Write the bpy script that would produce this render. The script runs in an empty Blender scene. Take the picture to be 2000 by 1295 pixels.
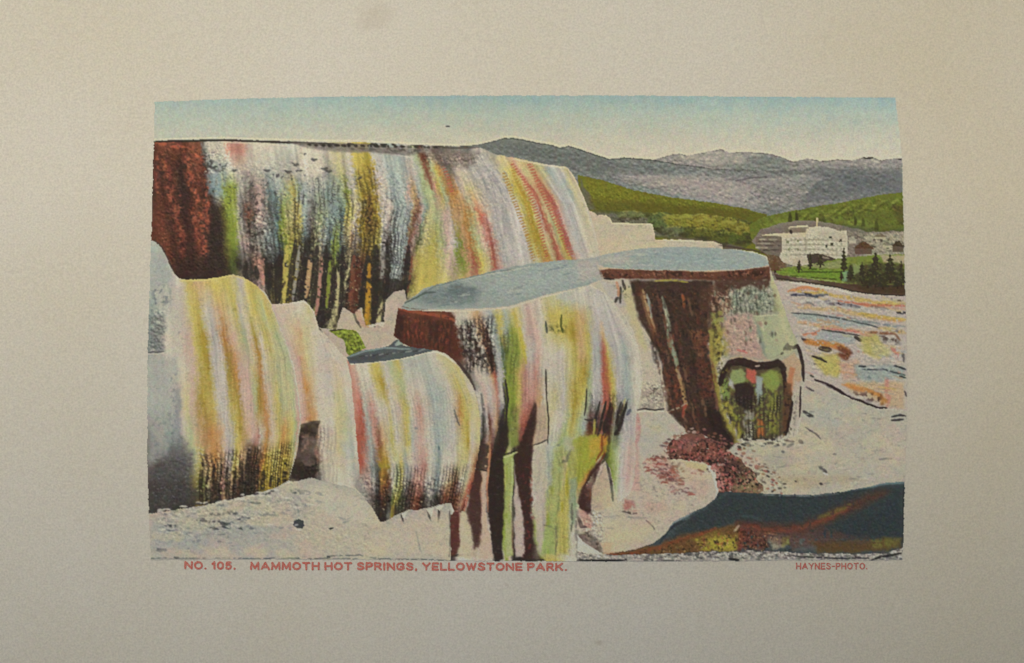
import bpy, math
import numpy as np
from mathutils import Vector

SC = bpy.context.scene
COL = SC.collection
S = 0.0002                                   # metres per plate unit: the page is about 46 cm wide

# ---------------------------------------------------------------- camera
cd = bpy.data.cameras.new('camera'); cam = bpy.data.objects.new('camera', cd); COL.objects.link(cam)
cd.sensor_width = 36; cd.lens = 108.0; cd.clip_start = 0.05; cd.clip_end = 50
cam.location = (0, 0, 1.2053); cam.rotation_euler = (0, 0, 0)
SC.camera = cam

# ---------------------------------------------------------------- daylight
SUN_EL, SUN_AZ = math.radians(21), math.radians(-34)      # low window-side sun from beyond the top edge of the page
wd = bpy.data.worlds.new('World'); SC.world = wd; wd.use_nodes = True
nt = wd.node_tree; bg = nt.nodes['Background']
sk = nt.nodes.new('ShaderNodeTexSky'); sk.sky_type = 'NISHITA'; sk.sun_disc = False
sk.sun_elevation = SUN_EL; sk.sun_rotation = SUN_AZ % (2*math.pi)
nt.links.new(sk.outputs[0], bg.inputs[0]); bg.inputs[1].default_value = 0.05
sd = bpy.data.lights.new('sun', 'SUN'); sd.energy = 4.4; sd.angle = math.radians(14); sd.color = (1.0, .895, .69)
so = bpy.data.objects.new('sun', sd); COL.objects.link(so)
Ld = Vector((math.sin(SUN_AZ)*math.cos(SUN_EL), math.cos(SUN_AZ)*math.cos(SUN_EL), math.sin(SUN_EL)))
so.rotation_euler = (-Ld).to_track_quat('-Z', 'Y').to_euler()
SC.view_settings.view_transform = 'Standard'; SC.view_settings.look = 'None'
SC.view_settings.exposure = 0.46; SC.view_settings.gamma = 1.0

# ---------------------------------------------------------------- small helpers
def page_z(x, y):
    """bend added to grade the sunlight: the page arches gently and curls down at its foot and right side"""
    v = y/.13; u = x/.2
    a = np.maximum(0, .45-v); c = np.maximum(0, u+.35)
    return -.0082*a*a - .0075*c*c + .005  # curl shaped so the sunlight dims towards foot and right side
def on_page(px, py):
    """plate units measured in the photograph -> metres on the arched page"""
    x = (np.asarray(px, float)-1000)*S; y = (647.5-np.asarray(py, float))*S; X, Y = x, y
    for _ in range(3):
        f = (1.2053-page_z(X, Y))/1.2053; X, Y = x*f, y*f
    return X, Y, page_z(X, Y)
def tag(o, label=None, cat=None, group=None, kind=None):
    if label: o['label'] = label
    if cat: o['category'] = cat
    if group: o['group'] = group
    if kind: o['kind'] = kind
    return o
def lin(c):
    c = np.asarray(c, float)/255.0
    return np.where(c <= .04045, c/12.92, ((c+.055)/1.055)**2.4)
def new_mat(name, rough=.8):
    m = bpy.data.materials.new(name); m.use_nodes = True
    b = m.node_tree.nodes['Principled BSDF']; b.inputs['Roughness'].default_value = rough
    b.inputs['Specular IOR Level'].default_value = .25
    return m, m.node_tree, b
def noise(nt, scale, detail=3, rough=.6, vec=None):
    n = nt.nodes.new('ShaderNodeTexNoise'); n.inputs['Scale'].default_value = scale
    n.inputs['Detail'].default_value = detail; n.inputs['Roughness'].default_value = rough
    if vec is not None: nt.links.new(vec, n.inputs['Vector'])
    return n
# ---------------------------------------------------------------- printed picture: ink layout
# Work is done in "plate units": 1 unit = 0.2 mm on the page, x to the right, y down.
X0, X1, Y0, Y1, ST = 280.0, 1780.0, 180.0, 1106.0, 1.4
xs = np.arange(X0, X1, ST); ys = np.arange(Y0, Y1, ST)
W, H = len(xs), len(ys)
GX, GY = np.meshgrid(xs, ys)
CAN = np.full((H, W, 3), (178., 173., 156.)); LAB = np.zeros((H, W), np.int32)
REG = {}          # label number -> name key
PAL = dict(W=(198,190,170), w=(189,181,163), P=(186,154,140), p=(184,166,150), L=(176,170,164), l=(187,180,165),
           B=(150,161,153), b=(164,168,156), Y=(184,166,72), y=(184,174,118), G=(128,140,46), g=(158,168,118),
           O=(178,118,52), o=(186,146,96), R=(168,84,62), r=(182,124,104), K=(44,38,32), k=(84,74,64),
           M=(84,42,28), m=(118,66,44), T=(92,112,108), t=(120,134,126), N=(70,78,34), D=(108,102,92), d=(140,134,122), A=(160,132,38), E=(96,60,38))

def vnoise(x, y, seed):
    r = np.random.RandomState(seed); t = r.rand(256, 256)
    xi = np.floor(x).astype(int); yi = np.floor(y).astype(int)
    fx = x - xi; fy = y - yi; fx = fx*fx*(3-2*fx); fy = fy*fy*(3-2*fy)
    a = t[yi & 255, xi & 255]; b = t[yi & 255, (xi+1) & 255]
    c = t[(yi+1) & 255, xi & 255]; d = t[(yi+1) & 255, (xi+1) & 255]
    return (a*(1-fx)+b*fx)*(1-fy) + (c*(1-fx)+d*fx)*fy
def fbm(x, y, seed, o=3):
    s = 0; a = 1; n = 0
    for i in range(o):
        s = s + a*vnoise(x*2**i+17*i, y*2**i+31*i, seed+i); n += a; a *= .55
    return s/n
def sstep(a, b, x):
    t = np.clip((x-a)/(b-a), 0, 1); return t*t*(3-2*t)
WX = (fbm(GX/14, GY/14, 5)-.5); WY = (fbm(GX/14, GY/14, 9)-.5)
FX = (vnoise(GX/3.2, GY/3.2, 12)-.5); FY = (vnoise(GX/3.2, GY/3.2, 13)-.5)
def bbox(pts, pad):
    p = np.array(pts, float)
    i0 = max(0, int((p[:,1].min()-pad-Y0)/ST)); i1 = min(H, int((p[:,1].max()+pad-Y0)/ST)+2)
    j0 = max(0, int((p[:,0].min()-pad-X0)/ST)); j1 = min(W, int((p[:,0].max()+pad-X0)/ST)+2)
    return slice(i0, max(i0,i1)), slice(j0, max(j0,j1))
def inside(pts, jit=0., fj=1.2):
    """boolean mask of a polygon with a slightly uneven edge"""
    m = np.zeros((H, W), bool); s = bbox(pts, jit*2+4)
    x = GX[s] + WX[s]*jit*2 + FX[s]*fj; y = GY[s] + WY[s]*jit*2 + FY[s]*fj
    c = np.zeros(x.shape, bool); n = len(pts)
    for i in range(n):
        xa, ya = pts[i]; xb, yb = pts[(i+1) % n]
        if ya == yb: continue
        c ^= ((ya > y) != (yb > y)) & (x < (xb-xa)*(y-ya)/(yb-ya)+xa)
    m[s] = c; return m
def dist(pts, s, jit=0., along=False):
    x = GX[s] + WX[s]*jit*2 + FX[s]; y = GY[s] + WY[s]*jit*2 + FY[s]
    d = np.full(x.shape, 1e9); run = np.zeros(x.shape); L = 0.
    for (xa, ya), (xb, yb) in zip(pts[:-1], pts[1:]):
        L2 = (xb-xa)**2+(yb-ya)**2+1e-9; ln = L2**.5
        t = np.clip(((x-xa)*(xb-xa)+(y-ya)*(yb-ya))/L2, 0, 1)
        e = np.hypot(x-xa-t*(xb-xa), y-ya-t*(yb-ya))
        run = np.where(e < d, L+t*ln, run); d = np.minimum(d, e); L += ln
    return (d, run/L) if along else d
def col(c): return np.array(PAL[c] if isinstance(c, str) else c, float)
def blend(s, a, c): CAN[s] = CAN[s]*(1-a[..., None]) + (c if getattr(c, 'ndim', 1) == 3 else col(c) if isinstance(c, (str, tuple)) else c)*a[..., None]
CLIP = None
def reg(num, name, pts, c, jit=1.5, within=None):
    global CLIP
    m = inside(pts, jit)
    if within is not None: m &= np.isin(LAB, within)
    REG[num] = name; LAB[m] = num; CAN[m] = col(c); CLIP = (LAB == num)
    return m
def stroke(pts, w, c, a=1., jit=.8, soft=1.2, clip=True, br=0.):
    s = bbox(pts, w+soft+6)
    d, t = dist(pts, s, jit, True)
    hw = w/2*(.40+.60*np.sqrt(np.clip(4.5*t*(1-t), 0, 1)))
    al = a*(1-sstep(hw-soft/2, hw+soft/2+.6, d))
    if br: al = al*sstep(br-.12, br+.12, vnoise(GX[s]/5, GY[s]/5, int(abs(pts[0][0]*7+pts[0][1])) % 9999))
    if clip is True: al = al*CLIP[s]
    elif clip is not False: al = al*clip[s]
    blend(s, al, c)
def area(pts, c, a=1., soft=8., jit=4, clip=True, br=0., bs=(6, 6)):
    """soft edged patch of ink; br breaks it up into mottled texture"""
    s = bbox(pts, soft+10)
    m = inside(pts, jit)[s]; d = dist(list(pts)+[pts[0]], s, jit)
    al = a*sstep(-soft*.45, soft*.9, np.where(m, d, -d))
    if br: al = al*sstep(br-.15, br+.15, vnoise(GX[s]/bs[0], GY[s]/bs[1], int(abs(pts[0][0]*3+pts[0][1])) % 9999))
    if clip is True: al = al*CLIP[s]
    elif clip is not False: al = al*clip[s]
    blend(s, al, c)
def spots(pts, c, dens, size, a=.8, soft=6, asp=1., seed=1, clip=True):
    """small dark/light marks scattered through a patch"""
    s = bbox(pts, 10); m = inside(pts, 3)[s]; d = dist(list(pts)+[pts[0]], s, 2)
    a = a*.85; soft = max(soft, 16)
    th = .6 if .75 < asp < 1.35 else .1; size = size*.9
    xr = GX[s]*math.cos(th)+GY[s]*math.sin(th)+2*FX[s]; yr = GY[s]*math.cos(th)-GX[s]*math.sin(th)+2*FY[s]
    n = vnoise(xr/(size*asp), yr/size, seed*13+7)*.72 + .28*vnoise(xr/size/.5, yr/size/.5, seed*17+3)
    al = a*sstep(1-dens-.10, 1-dens+.12, n)*np.where(m, sstep(0, soft, d), 0)
    if clip is True: al = al*CLIP[s]
    elif clip is not False: al = al*clip[s]
    blend(s, al, c)
def flow(mask, curves, rows, streak=.12, fine=.10, sf=1.6, warp=.10, tilt=0.):
    """colours carried down a set of guide curves; rows = [(y, 'uC uC ...'), ...]"""
    ii = np.where(mask.any(1))[0]; n = len(curves)
    U = np.zeros((H, W))
    for i in ii:
        y = ys[i]; xc = []
        for cv in curves:
            c = np.array(cv, float); xc.append(np.interp(y, c[:, 1], c[:, 0]))
        xc = np.maximum.accumulate(np.array(xc)+np.arange(n)*.01)
        xx = np.concatenate([[xc[0]-400], xc, [xc[-1]+400]])
        uu = np.concatenate([[-400/max(xc[1]-xc[0], 8)], np.arange(n), [n-1+400/max(xc[-1]-xc[-2], 8)]])
        U[i] = np.interp(xs, xx, uu)
    u = U[mask]; y = GY[mask] + tilt*(GX[mask]-GX[mask].mean()) + 26*WY[mask]
    u2 = u + warp*(fbm(u*3, y/90, 21)-.5)*2 + warp*1.1*FX[mask] + warp*.8*(vnoise(u*9, y/11, 23)-.5)
    R = []; yr = [r[0] for r in rows]
    for _, st in rows:
        toks = st.split(); us = [float(t[:-1]) for t in toks]; cs = np.array([PAL[t[-1]] for t in toks], float)
        R.append(np.stack([np.interp(u2, us, cs[:, k]) for k in range(3)], -1))
    k = np.clip(np.searchsorted(yr, y)-1, 0, len(yr)-2) if len(yr) > 1 else np.zeros(len(y), int)
    R = np.array(R); idx = np.arange(len(y))
    if len(yr) > 1:
        yr = np.array(yr, float); t = np.clip((y-yr[k])/(yr[k+1]-yr[k]), 0, 1)[:, None]
        C = R[k, idx]*(1-t) + R[k+1, idx]*t
    else: C = R[0]
    s1 = fbm(u*sf*4, y/110, 33)-.5; s2 = .5*(vnoise(u*sf*12, y/60, 41)-.5)
    C = C*(1+streak*2*s1+fine*2*s2)[:, None]
    CAN[mask] = C
    return U
def rough(pts, amp, size=4.2, soft=10, asp=1.0, seed=3, clip=True):
    """pebbled relief tone: paired light and dark flecks"""
    s = bbox(pts, 10); m = inside(pts, 3)[s]; d = dist(list(pts)+[pts[0]], s, 2)
    amp = amp*.46; size = size*.82; soft = max(soft, 24) if min(d.max(), 99) > 30 else max(soft, 8); asp = .6+asp*.4
    xr = GX[s]*.92+GY[s]*.39+2*FX[s]; yr = GY[s]*.92-GX[s]*.39+2*FY[s]
    if asp > 1.25: xr = GX[s]+2*FX[s]; yr = GY[s]-.1*GX[s]+2*FY[s]
    n = (vnoise(xr/(size*asp), yr/size, seed*7)-vnoise(xr/(size*asp), (yr-size*.7)/size, seed*7))*.75
    n = n + .6*(vnoise(xr/(size*asp*.5), yr/(size*.5), seed*11)-.5)
    al = amp*np.where(m, sstep(0, soft, d), 0)
    if clip is True: al = al*CLIP[s]
    elif clip is not False: al = al*clip[s]
    CAN[s] = np.clip(CAN[s]*(1+al*n*1.6)[..., None] + (al*n*38)[..., None], 12, 222)

def ribs(pts, amp, U=None, k=12., wx=7., wy=5.2, soft=22, clip=True, lightamt=.5, br=.0, seed=5):
    """dripstone ribs: narrow hanging columns crossed by small scalloped lips, dark ink in the gaps"""
    s = bbox(pts, 14); m = inside(pts, 4)[s]; d = dist(list(pts)+[pts[0]], s, 3)
    fade = sstep(-soft*.3, soft, np.where(m, d, -d))
    q = (U[s]*k if U is not None else GX[s]/wx) + 1.1*(vnoise(GX[s]/26, GY[s]/34, seed)-.5) + .35*(vnoise(GX[s]/6, GY[s]/9, seed+1)-.5)
    c = np.floor(q).astype(int); f = q-c
    r = np.random.RandomState(seed+2).rand(512); ph = r[c & 511]*9; wd = .16+.22*r[(c+77) & 511]; st = .35+.65*r[(c+191) & 511]
    gap = 1-sstep(wd*.5, wd*1.3, np.minimum(f, 1-f)*1.0)
    lp = (GY[s]/wy*(.8+.5*r[(c+33) & 511]) + ph + 1.5*(f-.45)**2*2 + .9*(vnoise(GX[s]/9, GY[s]/13, seed+3)-.5)) % 1.0
    lip = np.exp(-((lp-.28)/.16)**2); und = np.exp(-((lp-.62)/.17)**2)
    brk = sstep(.30, .62, vnoise(GX[s]/15, GY[s]/19, seed+4)) if br == 0 else sstep(br-.1, br+.12, vnoise(GX[s]/12, GY[s]/16, seed+4))
    a = amp*fade*(.45+.55*brk)
    if clip is True: a = a*CLIP[s]
    elif clip is not False: a = a*clip[s]
    dk = np.clip(.75*gap*st + .62*und*st*brk, 0, 1)*a
    CAN[s] = CAN[s]*(1-dk)[..., None] + np.array((34., 29., 24.))*dk[..., None]
    li = np.clip(lip*(1-gap)*st*brk*lightamt, 0, 1)*a
    CAN[s] = CAN[s]*(1-li)[..., None] + (CAN[s]*.35+np.array((212., 200., 170.))*.65)*li[..., None]

def dots(pts, w, c, a=.85, per=6.2, clip=None):
    """a run of small separate touches of colour following a line"""
    s = bbox(pts, w+8); d, t = dist(pts, s, .8, True)
    al = a*(1-sstep(w/2-1.2, w/2+1.4, d))*sstep(.42, .62, .5+.5*np.sin((GY[s]+.35*GX[s]+3*vnoise(GX[s]/7, GY[s]/7, 3))*2*math.pi/per)*.8+.25*(vnoise(GX[s]/4, GY[s]/4, 8)-.5))
    blend(s, al*clip[s], c)
# the trimmed outline of the print (slightly crooked, as it sits on the page)
PRINT = [(298,196),(460,190),(650,186),(900,184),(1250,184),(1600,187),(1752,188),(1759,250),(1765,307),(1768,420),(1771,560),(1774,700),(1775,800),(1770,930),(1768,1010),(1765,1095),(1540,1096),(1250,1098),(1000,1097),(700,1094),(500,1093),(291,1094),(287,1000),(284,900),(284,740),(286,640),(289,540),(291,470),(294,380),(297,272)]
# --- sky
m = reg(1, 'sky', PRINT, 'b', 0)
t = (GY-185)/125.0 + .10*np.abs((GX-1000)/700) *0 + .22*(WX)
c0, c1, c2, c3 = [np.array(c, float) for c in ((140,164,160), (162,174,161), (180,178,160), (194,184,163))]
tt = np.clip(t, 0, 1)[..., None]
sk = np.where(tt < .28, c0+(c1-c0)*tt/.28, np.where(tt < .62, c1+(c2-c1)*(tt-.28)/.34, c2+(c3-c2)*(tt-.62)/.38))
CAN[m] = (sk*(1+.05*(fbm(GX/60, GY/18, 61)-.5))[..., None])[m]
leftblue = (1-sstep(300, 900, GX))[..., None]*(.35)
CAN[m] = (CAN*(1-leftblue)+np.array((155,168,160))*leftblue)[m]
stroke([(871,245),(878,245)], 2.4, 'K', .8); stroke([(883,233),(884,233)], 2, 'd', .6)
# --- far mountains
FARR = [(1250,318),(1290,307),(1315,300),(1330,299),(1345,303),(1365,299),(1390,294),(1412,290),(1425,297),(1450,295),(1480,296),(1510,300),(1530,306),(1552,315),(1578,308),(1605,313),(1640,310),(1670,312),(1690,306),(1708,306),(1725,312),(1750,308),(1790,307)]
stroke([(x,y-3) for x,y in FARR[2:]], 3.2, (204,192,160), .6, .3)
far = reg(2, 'far_mountain', FARR+[(1790,480),(1250,480)], (138,131,120), .4, [1])
rough([(1250,290),(1790,290),(1790,440),(1250,440)], .30, 3.2, 4, 2.6, 5)
area([(1400,300),(1530,305),(1560,335),(1420,335)], (118,120,108), .7, 8)
area([(1490,335),(1790,325),(1790,420),(1560,415),(1500,380)], (108,106,98), .75, 14)
area([(1330,340),(1520,345),(1580,380),(1440,400),(1360,372)], (150,138,126), .7, 12)
area([(1600,300),(1700,310),(1660,340),(1590,328)], (146,136,122), .6, 8)
for a,b,c_,d in ((1420,350,1500,343),(1480,362,1580,378),(1380,368,1450,352),(1600,345,1690,366),(1640,330,1760,352),(1520,338,1600,332),(1650,372,1760,368),(1560,395,1680,388)):
    stroke([(a,b),((a+c_)/2,(b+d)/2-3),(c_,d)], 4, (84,84,80), .55, 2, 3, br=.45)
    stroke([(a,b+5),((a+c_)/2,(b+d)/2+3),(c_,d+5)], 3, (166,154,138), .4, 2, 3, br=.45)
spots([(1290,300),(1780,310),(1780,360),(1290,345)], (86,80,72), .30, 4, .6, asp=2.2, seed=2)
stroke(FARR[1:], 2.2, (92,84,72), .85, .4, br=.35)
stroke([(1690,307),(1708,307)], 4, 'K', .9); stroke([(1758,309),(1772,308)], 4, 'K', .8)
# --- near mountain
NEAR = [(880,285),(935,281),(960,275),(985,268),(1003,268),(1022,271),(1050,277),(1075,281),(1094,287),(1112,283),(1140,292),(1165,301),(1190,309),(1220,306),(1280,311),(1330,320),(1360,323)]
stroke([(x,y-3) for x,y in NEAR], 3, (206,196,160), .6, .3, clip=(LAB==1))
near = reg(3, 'mountain', NEAR+[(1400,328),(1480,331),(1560,332),(1600,350),(1560,400),(1500,430),(1100,440),(900,330)], (112,114,104), .6, [1,2])
area([(1180,330),(1330,335),(1480,345),(1540,400),(1380,402),(1230,360)], (146,136,126), .85, 16)
area([(1180,312),(1300,322),(1380,335),(1300,350),(1200,335)], (116,118,112), .7, 10)
area([(1400,335),(1540,340),(1600,360),(1560,420),(1450,380)], (128,120,112), .7, 14)
area([(1140,340),(1260,362),(1400,392),(1500,415),(1460,425),(1300,390)], (118,124,114), .75, 7)
rough([(880,265),(1600,265),(1600,440),(880,440)], .30, 3.4, 3, 2.4, 8)
for i in range(16):
    x = 1190+i*22; y = 345+i*2.2+((i*37) % 17)
    stroke([(x,y),(x+26,y+6),(x+46,y+12)], 3, (164,150,136) if i % 2 else (92,92,86), .5, 3, 3, br=.4)
area([(1000,280),(1110,290),(1200,318),(1170,345),(1060,318)], (100,102,92), .5, 8)
stroke(NEAR, 3.4, (62,66,56), .9, .3); stroke([(1330,320),(1400,328),(1480,331),(1560,332)], 3, (72,70,60), .75, .8, br=.3)
# --- green hillside, left
reg(4, 'green_hillside', [(1128,340),(1180,351),(1240,371),(1320,385),(1400,396),(1460,407),(1500,418),(1500,500),(1140,500)], (104,102,26), 1.2, [3,2,1])
area([(1130,345),(1180,354),(1300,385),(1240,400),(1150,400)], (118,114,26), .5, 10)
area([(1200,385),(1340,400),(1480,415),(1460,430),(1250,412)], (96,86,24), .6, 8)
rough([(1120,335),(1510,335),(1510,440),(1120,440)], .22, 4, 3, 1.6, 10)
area([(1130,345),(1150,375),(1165,412),(1150,412),(1135,380)], (92,86,80), .7, 4)
# --- shrubbery belt
reg(5, 'shrub_belt', [(1150,414),(1175,408),(1210,412),(1240,409),(1275,416),(1300,413),(1330,418),(1365,417),(1400,420),(1440,424),(1470,432),(1485,445),(1480,470),(1440,492),(1400,480),(1350,470),(1280,462),(1200,442),(1160,425)], (84,84,34), 2.5, [1,2,3,4])
area([(1150,412),(1200,414),(1300,430),(1340,466),(1280,460),(1190,436)], (104,98,84), .8, 5)
for x,y,rx,ry,c in ((1232,418,28,9,(108,112,62)),(1292,432,26,20,(84,96,44)),(1330,432,30,18,(124,120,36)),(1372,432,34,16,(130,118,36)),(1410,436,36,18,(122,114,34)),(1445,448,28,18,(112,102,30)),(1318,450,24,10,(96,100,60)),(1420,464,34,14,(80,84,28)),(1375,455,26,12,(92,90,30)),(1462,462,14,12,(74,80,28))):
    pts = [(x+rx*math.cos(a)*(1+.12*math.sin(a*3+x)), y+ry*math.sin(a)*(1+.12*math.cos(a*4+y))) for a in np.linspace(0, 2*math.pi, 15)[:-1]]
    area(pts, c, .9, 5, 2.5)
    stroke([(x-rx*.7,y+ry*.7),(x,y+ry*.95),(x+rx*.8,y+ry*.6)], 5, (58,54,26), .6, 3, 4, br=.35)
    stroke([(x-rx*.6,y-ry*.7),(x,y-ry*.9),(x+rx*.6,y-ry*.6)], 3, (156,150,60), .55, 2, 3, br=.35)
spots([(1180,408),(1480,412),(1490,480),(1200,450)], (50,44,26), .30, 5, .7, asp=1.5, seed=4)
rough([(1150,400),(1490,400),(1490,490),(1150,470)], .4, 4, 2, 1.2, 12)
area([(1275,462),(1380,466),(1450,480),(1490,500),(1440,498),(1350,474)], (96,82,68), .8, 3)
# --- green hill, right
reg(6, 'grassy_hill', [(1465,438),(1490,424),(1530,415),(1560,409),(1600,402),(1650,394),(1700,384),(1740,377),(1790,372),(1790,470),(1700,470),(1650,455),(1600,440),(1540,440),(1500,470),(1470,468)], (98,104,32), 1.5, [1,2,3,4,5])
for i in range(20):
    x = 1500+i*15; y = 448-i*2.6
    stroke([(x,y),(x+16,y-12),(x+36,y-24)], 4.5, (134,138,52) if i % 2 else (74,74,26), .6, 4, 4, br=.35)
area([(1500,425),(1540,420),(1570,430),(1540,448),(1490,455)], (112,122,40), .7, 8)
area([(1600,424),(1690,424),(1730,440),(1700,448),(1640,432)], (124,136,46), .75, 6)
area([(1640,434),(1740,448),(1790,440),(1790,470),(1680,462)], (78,84,52), .8, 6)
area([(1740,400),(1790,395),(1790,440),(1760,440)], (82,66,28), .7, 8)
spots([(1500,418),(1790,388),(1790,460),(1500,460)], (58,52,22), .26, 6, .6, asp=1.5, seed=6)
rough([(1465,370),(1790,370),(1790,470),(1465,470)], .32, 4.5, 2, 1.5, 14)
for a,b,w in ((1545,424,9),(1558,422,8),(1673,430,7),(1688,433,8),(1715,440,9)):
    area([(a-w/2,b+9),(a-w/3,b-6),(a,b-11),(a+w/2,b-4),(a+w/2,b+9)], (54,50,20), .8, 2, 2)
# --- town flat behind the hotel
reg(7, 'town_ground', [(1470,470),(1490,446),(1530,434),(1570,428),(1610,432),(1650,440),(1700,452),(1740,450),(1790,452),(1790,575),(1500,545),(1500,500)], (122,110,90), 2, [1,2,3,4,5,6])
area([(1475,450),(1520,442),(1590,430),(1640,444),(1660,460),(1500,470)], (110,96,80), .8, 6)
area([(1690,455),(1790,450),(1790,520),(1690,500)], (150,140,112), .9, 5)
area([(1540,500),(1680,505),(1790,500),(1790,520),(1560,530)], (158,146,116), .8, 6)
area([(1480,485),(1540,490),(1540,525),(1500,530)], (98,72,44), .85, 6)
rough([(1470,430),(1790,430),(1790,540),(1470,540)], .55, 3.6, 2, 1.6, 17)
spots([(1660,450),(1785,450),(1785,500),(1660,495)], (48,40,28), .34, 4.5, .85, asp=1.7, seed=8)
spots([(1680,450),(1785,450),(1785,470),(1680,470)], (110,132,112), .30, 6, .8, asp=1.6, seed=9)
# --- hotel
def sub(num, name, pts, c, a=1, jit=.2):
    return reg(num, name, pts, c, jit)
reg(20, 'hotel_side_wing', [(1478,462),(1529,462),(1529,494),(1524,500),(1500,496),(1478,484)], (112,98,80), .3)
for yy,xa,xb in ((467,1486,1500),(467,1504,1520),(475,1482,1506),(483,1476,1502)): stroke([(xa,yy),(xb,yy)], 2.6, (186,174,140), .8, .5)
for yy in (471,479,488): stroke([(1480,yy),(1527,yy)], 2.6, (60,48,38), .75, 1, br=.35)
reg(21, 'hotel_wall', [(1529,461),(1575,462),(1579,443),(1600,441),(1622,443),(1640,450),(1657,450),(1659,494),(1654,505),(1600,512),(1560,520),(1532,512),(1524,500),(1529,490)], (184,175,150), .4)
rough([(1524,440),(1660,440),(1660,512),(1524,520)], .30, 3, 1, 1.8, 22)
for yy in (470,480,490,499): stroke([(1540,yy),(1600,yy-3),(1655,yy+1)], 1.8, (134,122,96), .45, .6, br=.45)
stroke([(1576,458),(1576,494)], 3, (132,122,92), .6, .5, br=.3)
reg(22, 'hotel_roof', [(1484,461),(1500,456),(1545,454),(1542,446),(1546,441),(1580,439),(1585,445),(1578,455),(1576,462),(1529,464)], (186,174,142), .3)
area([(1535,446),(1578,445),(1576,454),(1537,455)], (112,94,74), .9, 2, .5); stroke([(1547,449),(1548,455)], 5, (44,34,26), .9, .5)
stroke([(1485,461),(1528,462)], 2.5, (78,62,46), .8, .4); stroke([(1546,445),(1582,444)], 1.6, (84,68,48), .7, .4)
stroke([(1490,458),(1545,456)], 2.4, (200,186,146), .8, .4); stroke([(1545,441),(1580,441)], 2.4, (202,188,148), .8, .4)
for k,(x,y) in enumerate(((1625,463),(1645,469),(1617,480),(1627,476),(1561,470),(1561,486),(1541,472),(1543,486))):
    reg(30+k, 'hotel_window', [(x-2.6,y-2.2),(x+2.6,y-2.6),(x+2.6,y+2.4),(x-2.6,y+2.4)], (66,62,44) if k < 4 else (120,118,82), .1)
reg(23, 'hotel_flagpole', [(1597,424),(1600,424),(1600,442),(1597,442)], (188,170,122), .1)
reg(24, 'hotel_porch', [(1578,496),(1600,494),(1622,500),(1640,507),(1622,509),(1600,516),(1586,516),(1580,508)], (70,56,44), 1)
stroke([(1602,500),(1622,504)], 3, (158,142,112), .7)
# --- town houses
def house(n, x, y, w, h, cr, cw):
    reg(n, 'house_wall', [(x-w*.42,y),(x+w*.42,y),(x+w*.42,y+h*.5),(x-w*.42,y+h*.5)], cw, .6)
    spots([(x-w/2,y),(x+w/2,y),(x+w/2,y+h*.5),(x-w/2,y+h*.5)], 'K', .4, 4, .8, 1, seed=n)
    reg(n+1, 'house_roof', [(x-w/2,y+1),(x-w*.18,y-h*.45),(x+w*.12,y-h*.5),(x+w/2,y+1)], cr, .8)
    rough([(x-w/2,y-h),(x+w/2,y-h),(x+w/2,y+h),(x-w/2,y+h)], .4, 3.5, 1, 1.5, n)
house(40, 1690, 484, 40, 24, (84,56,34), (96,72,54))
house(42, 1722, 461, 26, 12, (112,98,72), (168,158,124))
house(44, 1757, 480, 24, 22, (66,50,32), (92,76,56))
house(46, 1668, 468, 18, 14, (150,142,116), (172,162,134))
house(48, 1736, 478, 20, 12, (118,108,82), (170,158,124))
# --- lawn and river bank
reg(8, 'lawn', [(1512,528),(1540,521),(1580,517),(1625,508),(1660,502),(1720,497),(1790,495),(1790,560),(1700,565),(1600,552),(1530,538)], (112,122,44), 1, list(range(1,60)))
area([(1515,528),(1560,524),(1640,524),(1660,535),(1650,548),(1560,540)], (104,132,34), .8, 4)
area([(1560,518),(1640,508),(1660,512),(1640,522),(1570,524)], (136,134,84), .8, 3)
area([(1720,497),(1790,495),(1790,515),(1730,512)], (166,148,112), .9, 4)
for a in ([(1560,530),(1600,531),(1660,530)],[(1580,526),(1612,525)],[(1545,538),(1600,543),(1650,546)]): stroke(a, 2.4, (48,54,20), .7, 1, br=.35)
stroke([(1530,538),(1600,546),(1650,551)], 2, (150,166,90), .7, .6, br=.3); stroke([(1725,554),(1771,553)], 3, (150,160,50), .9, .6)
rough([(1510,495),(1790,495),(1790,565),(1510,550)], .35, 3.6, 1, 1.8, 25)
reg(9, 'river_bank', [(1512,533),(1535,538),(1600,547),(1660,554),(1700,556),(1771,556),(1790,556),(1790,579),(1740,577),(1700,574),(1668,570),(1640,562),(1600,556),(1560,550),(1520,545)], (82,60,44), .8, list(range(1,60)))
area([(1530,538),(1590,545),(1610,553),(1560,549)], (128,108,88), .6, 3)
area([(1650,556),(1790,558),(1790,576),(1700,572)], (62,46,26), .7, 5); rough([(1510,530),(1790,550),(1790,580),(1510,550)], .35, 3.4, 1, 2, 26)
stroke([(1516,542),(1560,549),(1640,561),(1670,569),(1700,573),(1740,576),(1775,577)], 2.4, 'K', .8, .4)
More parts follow.
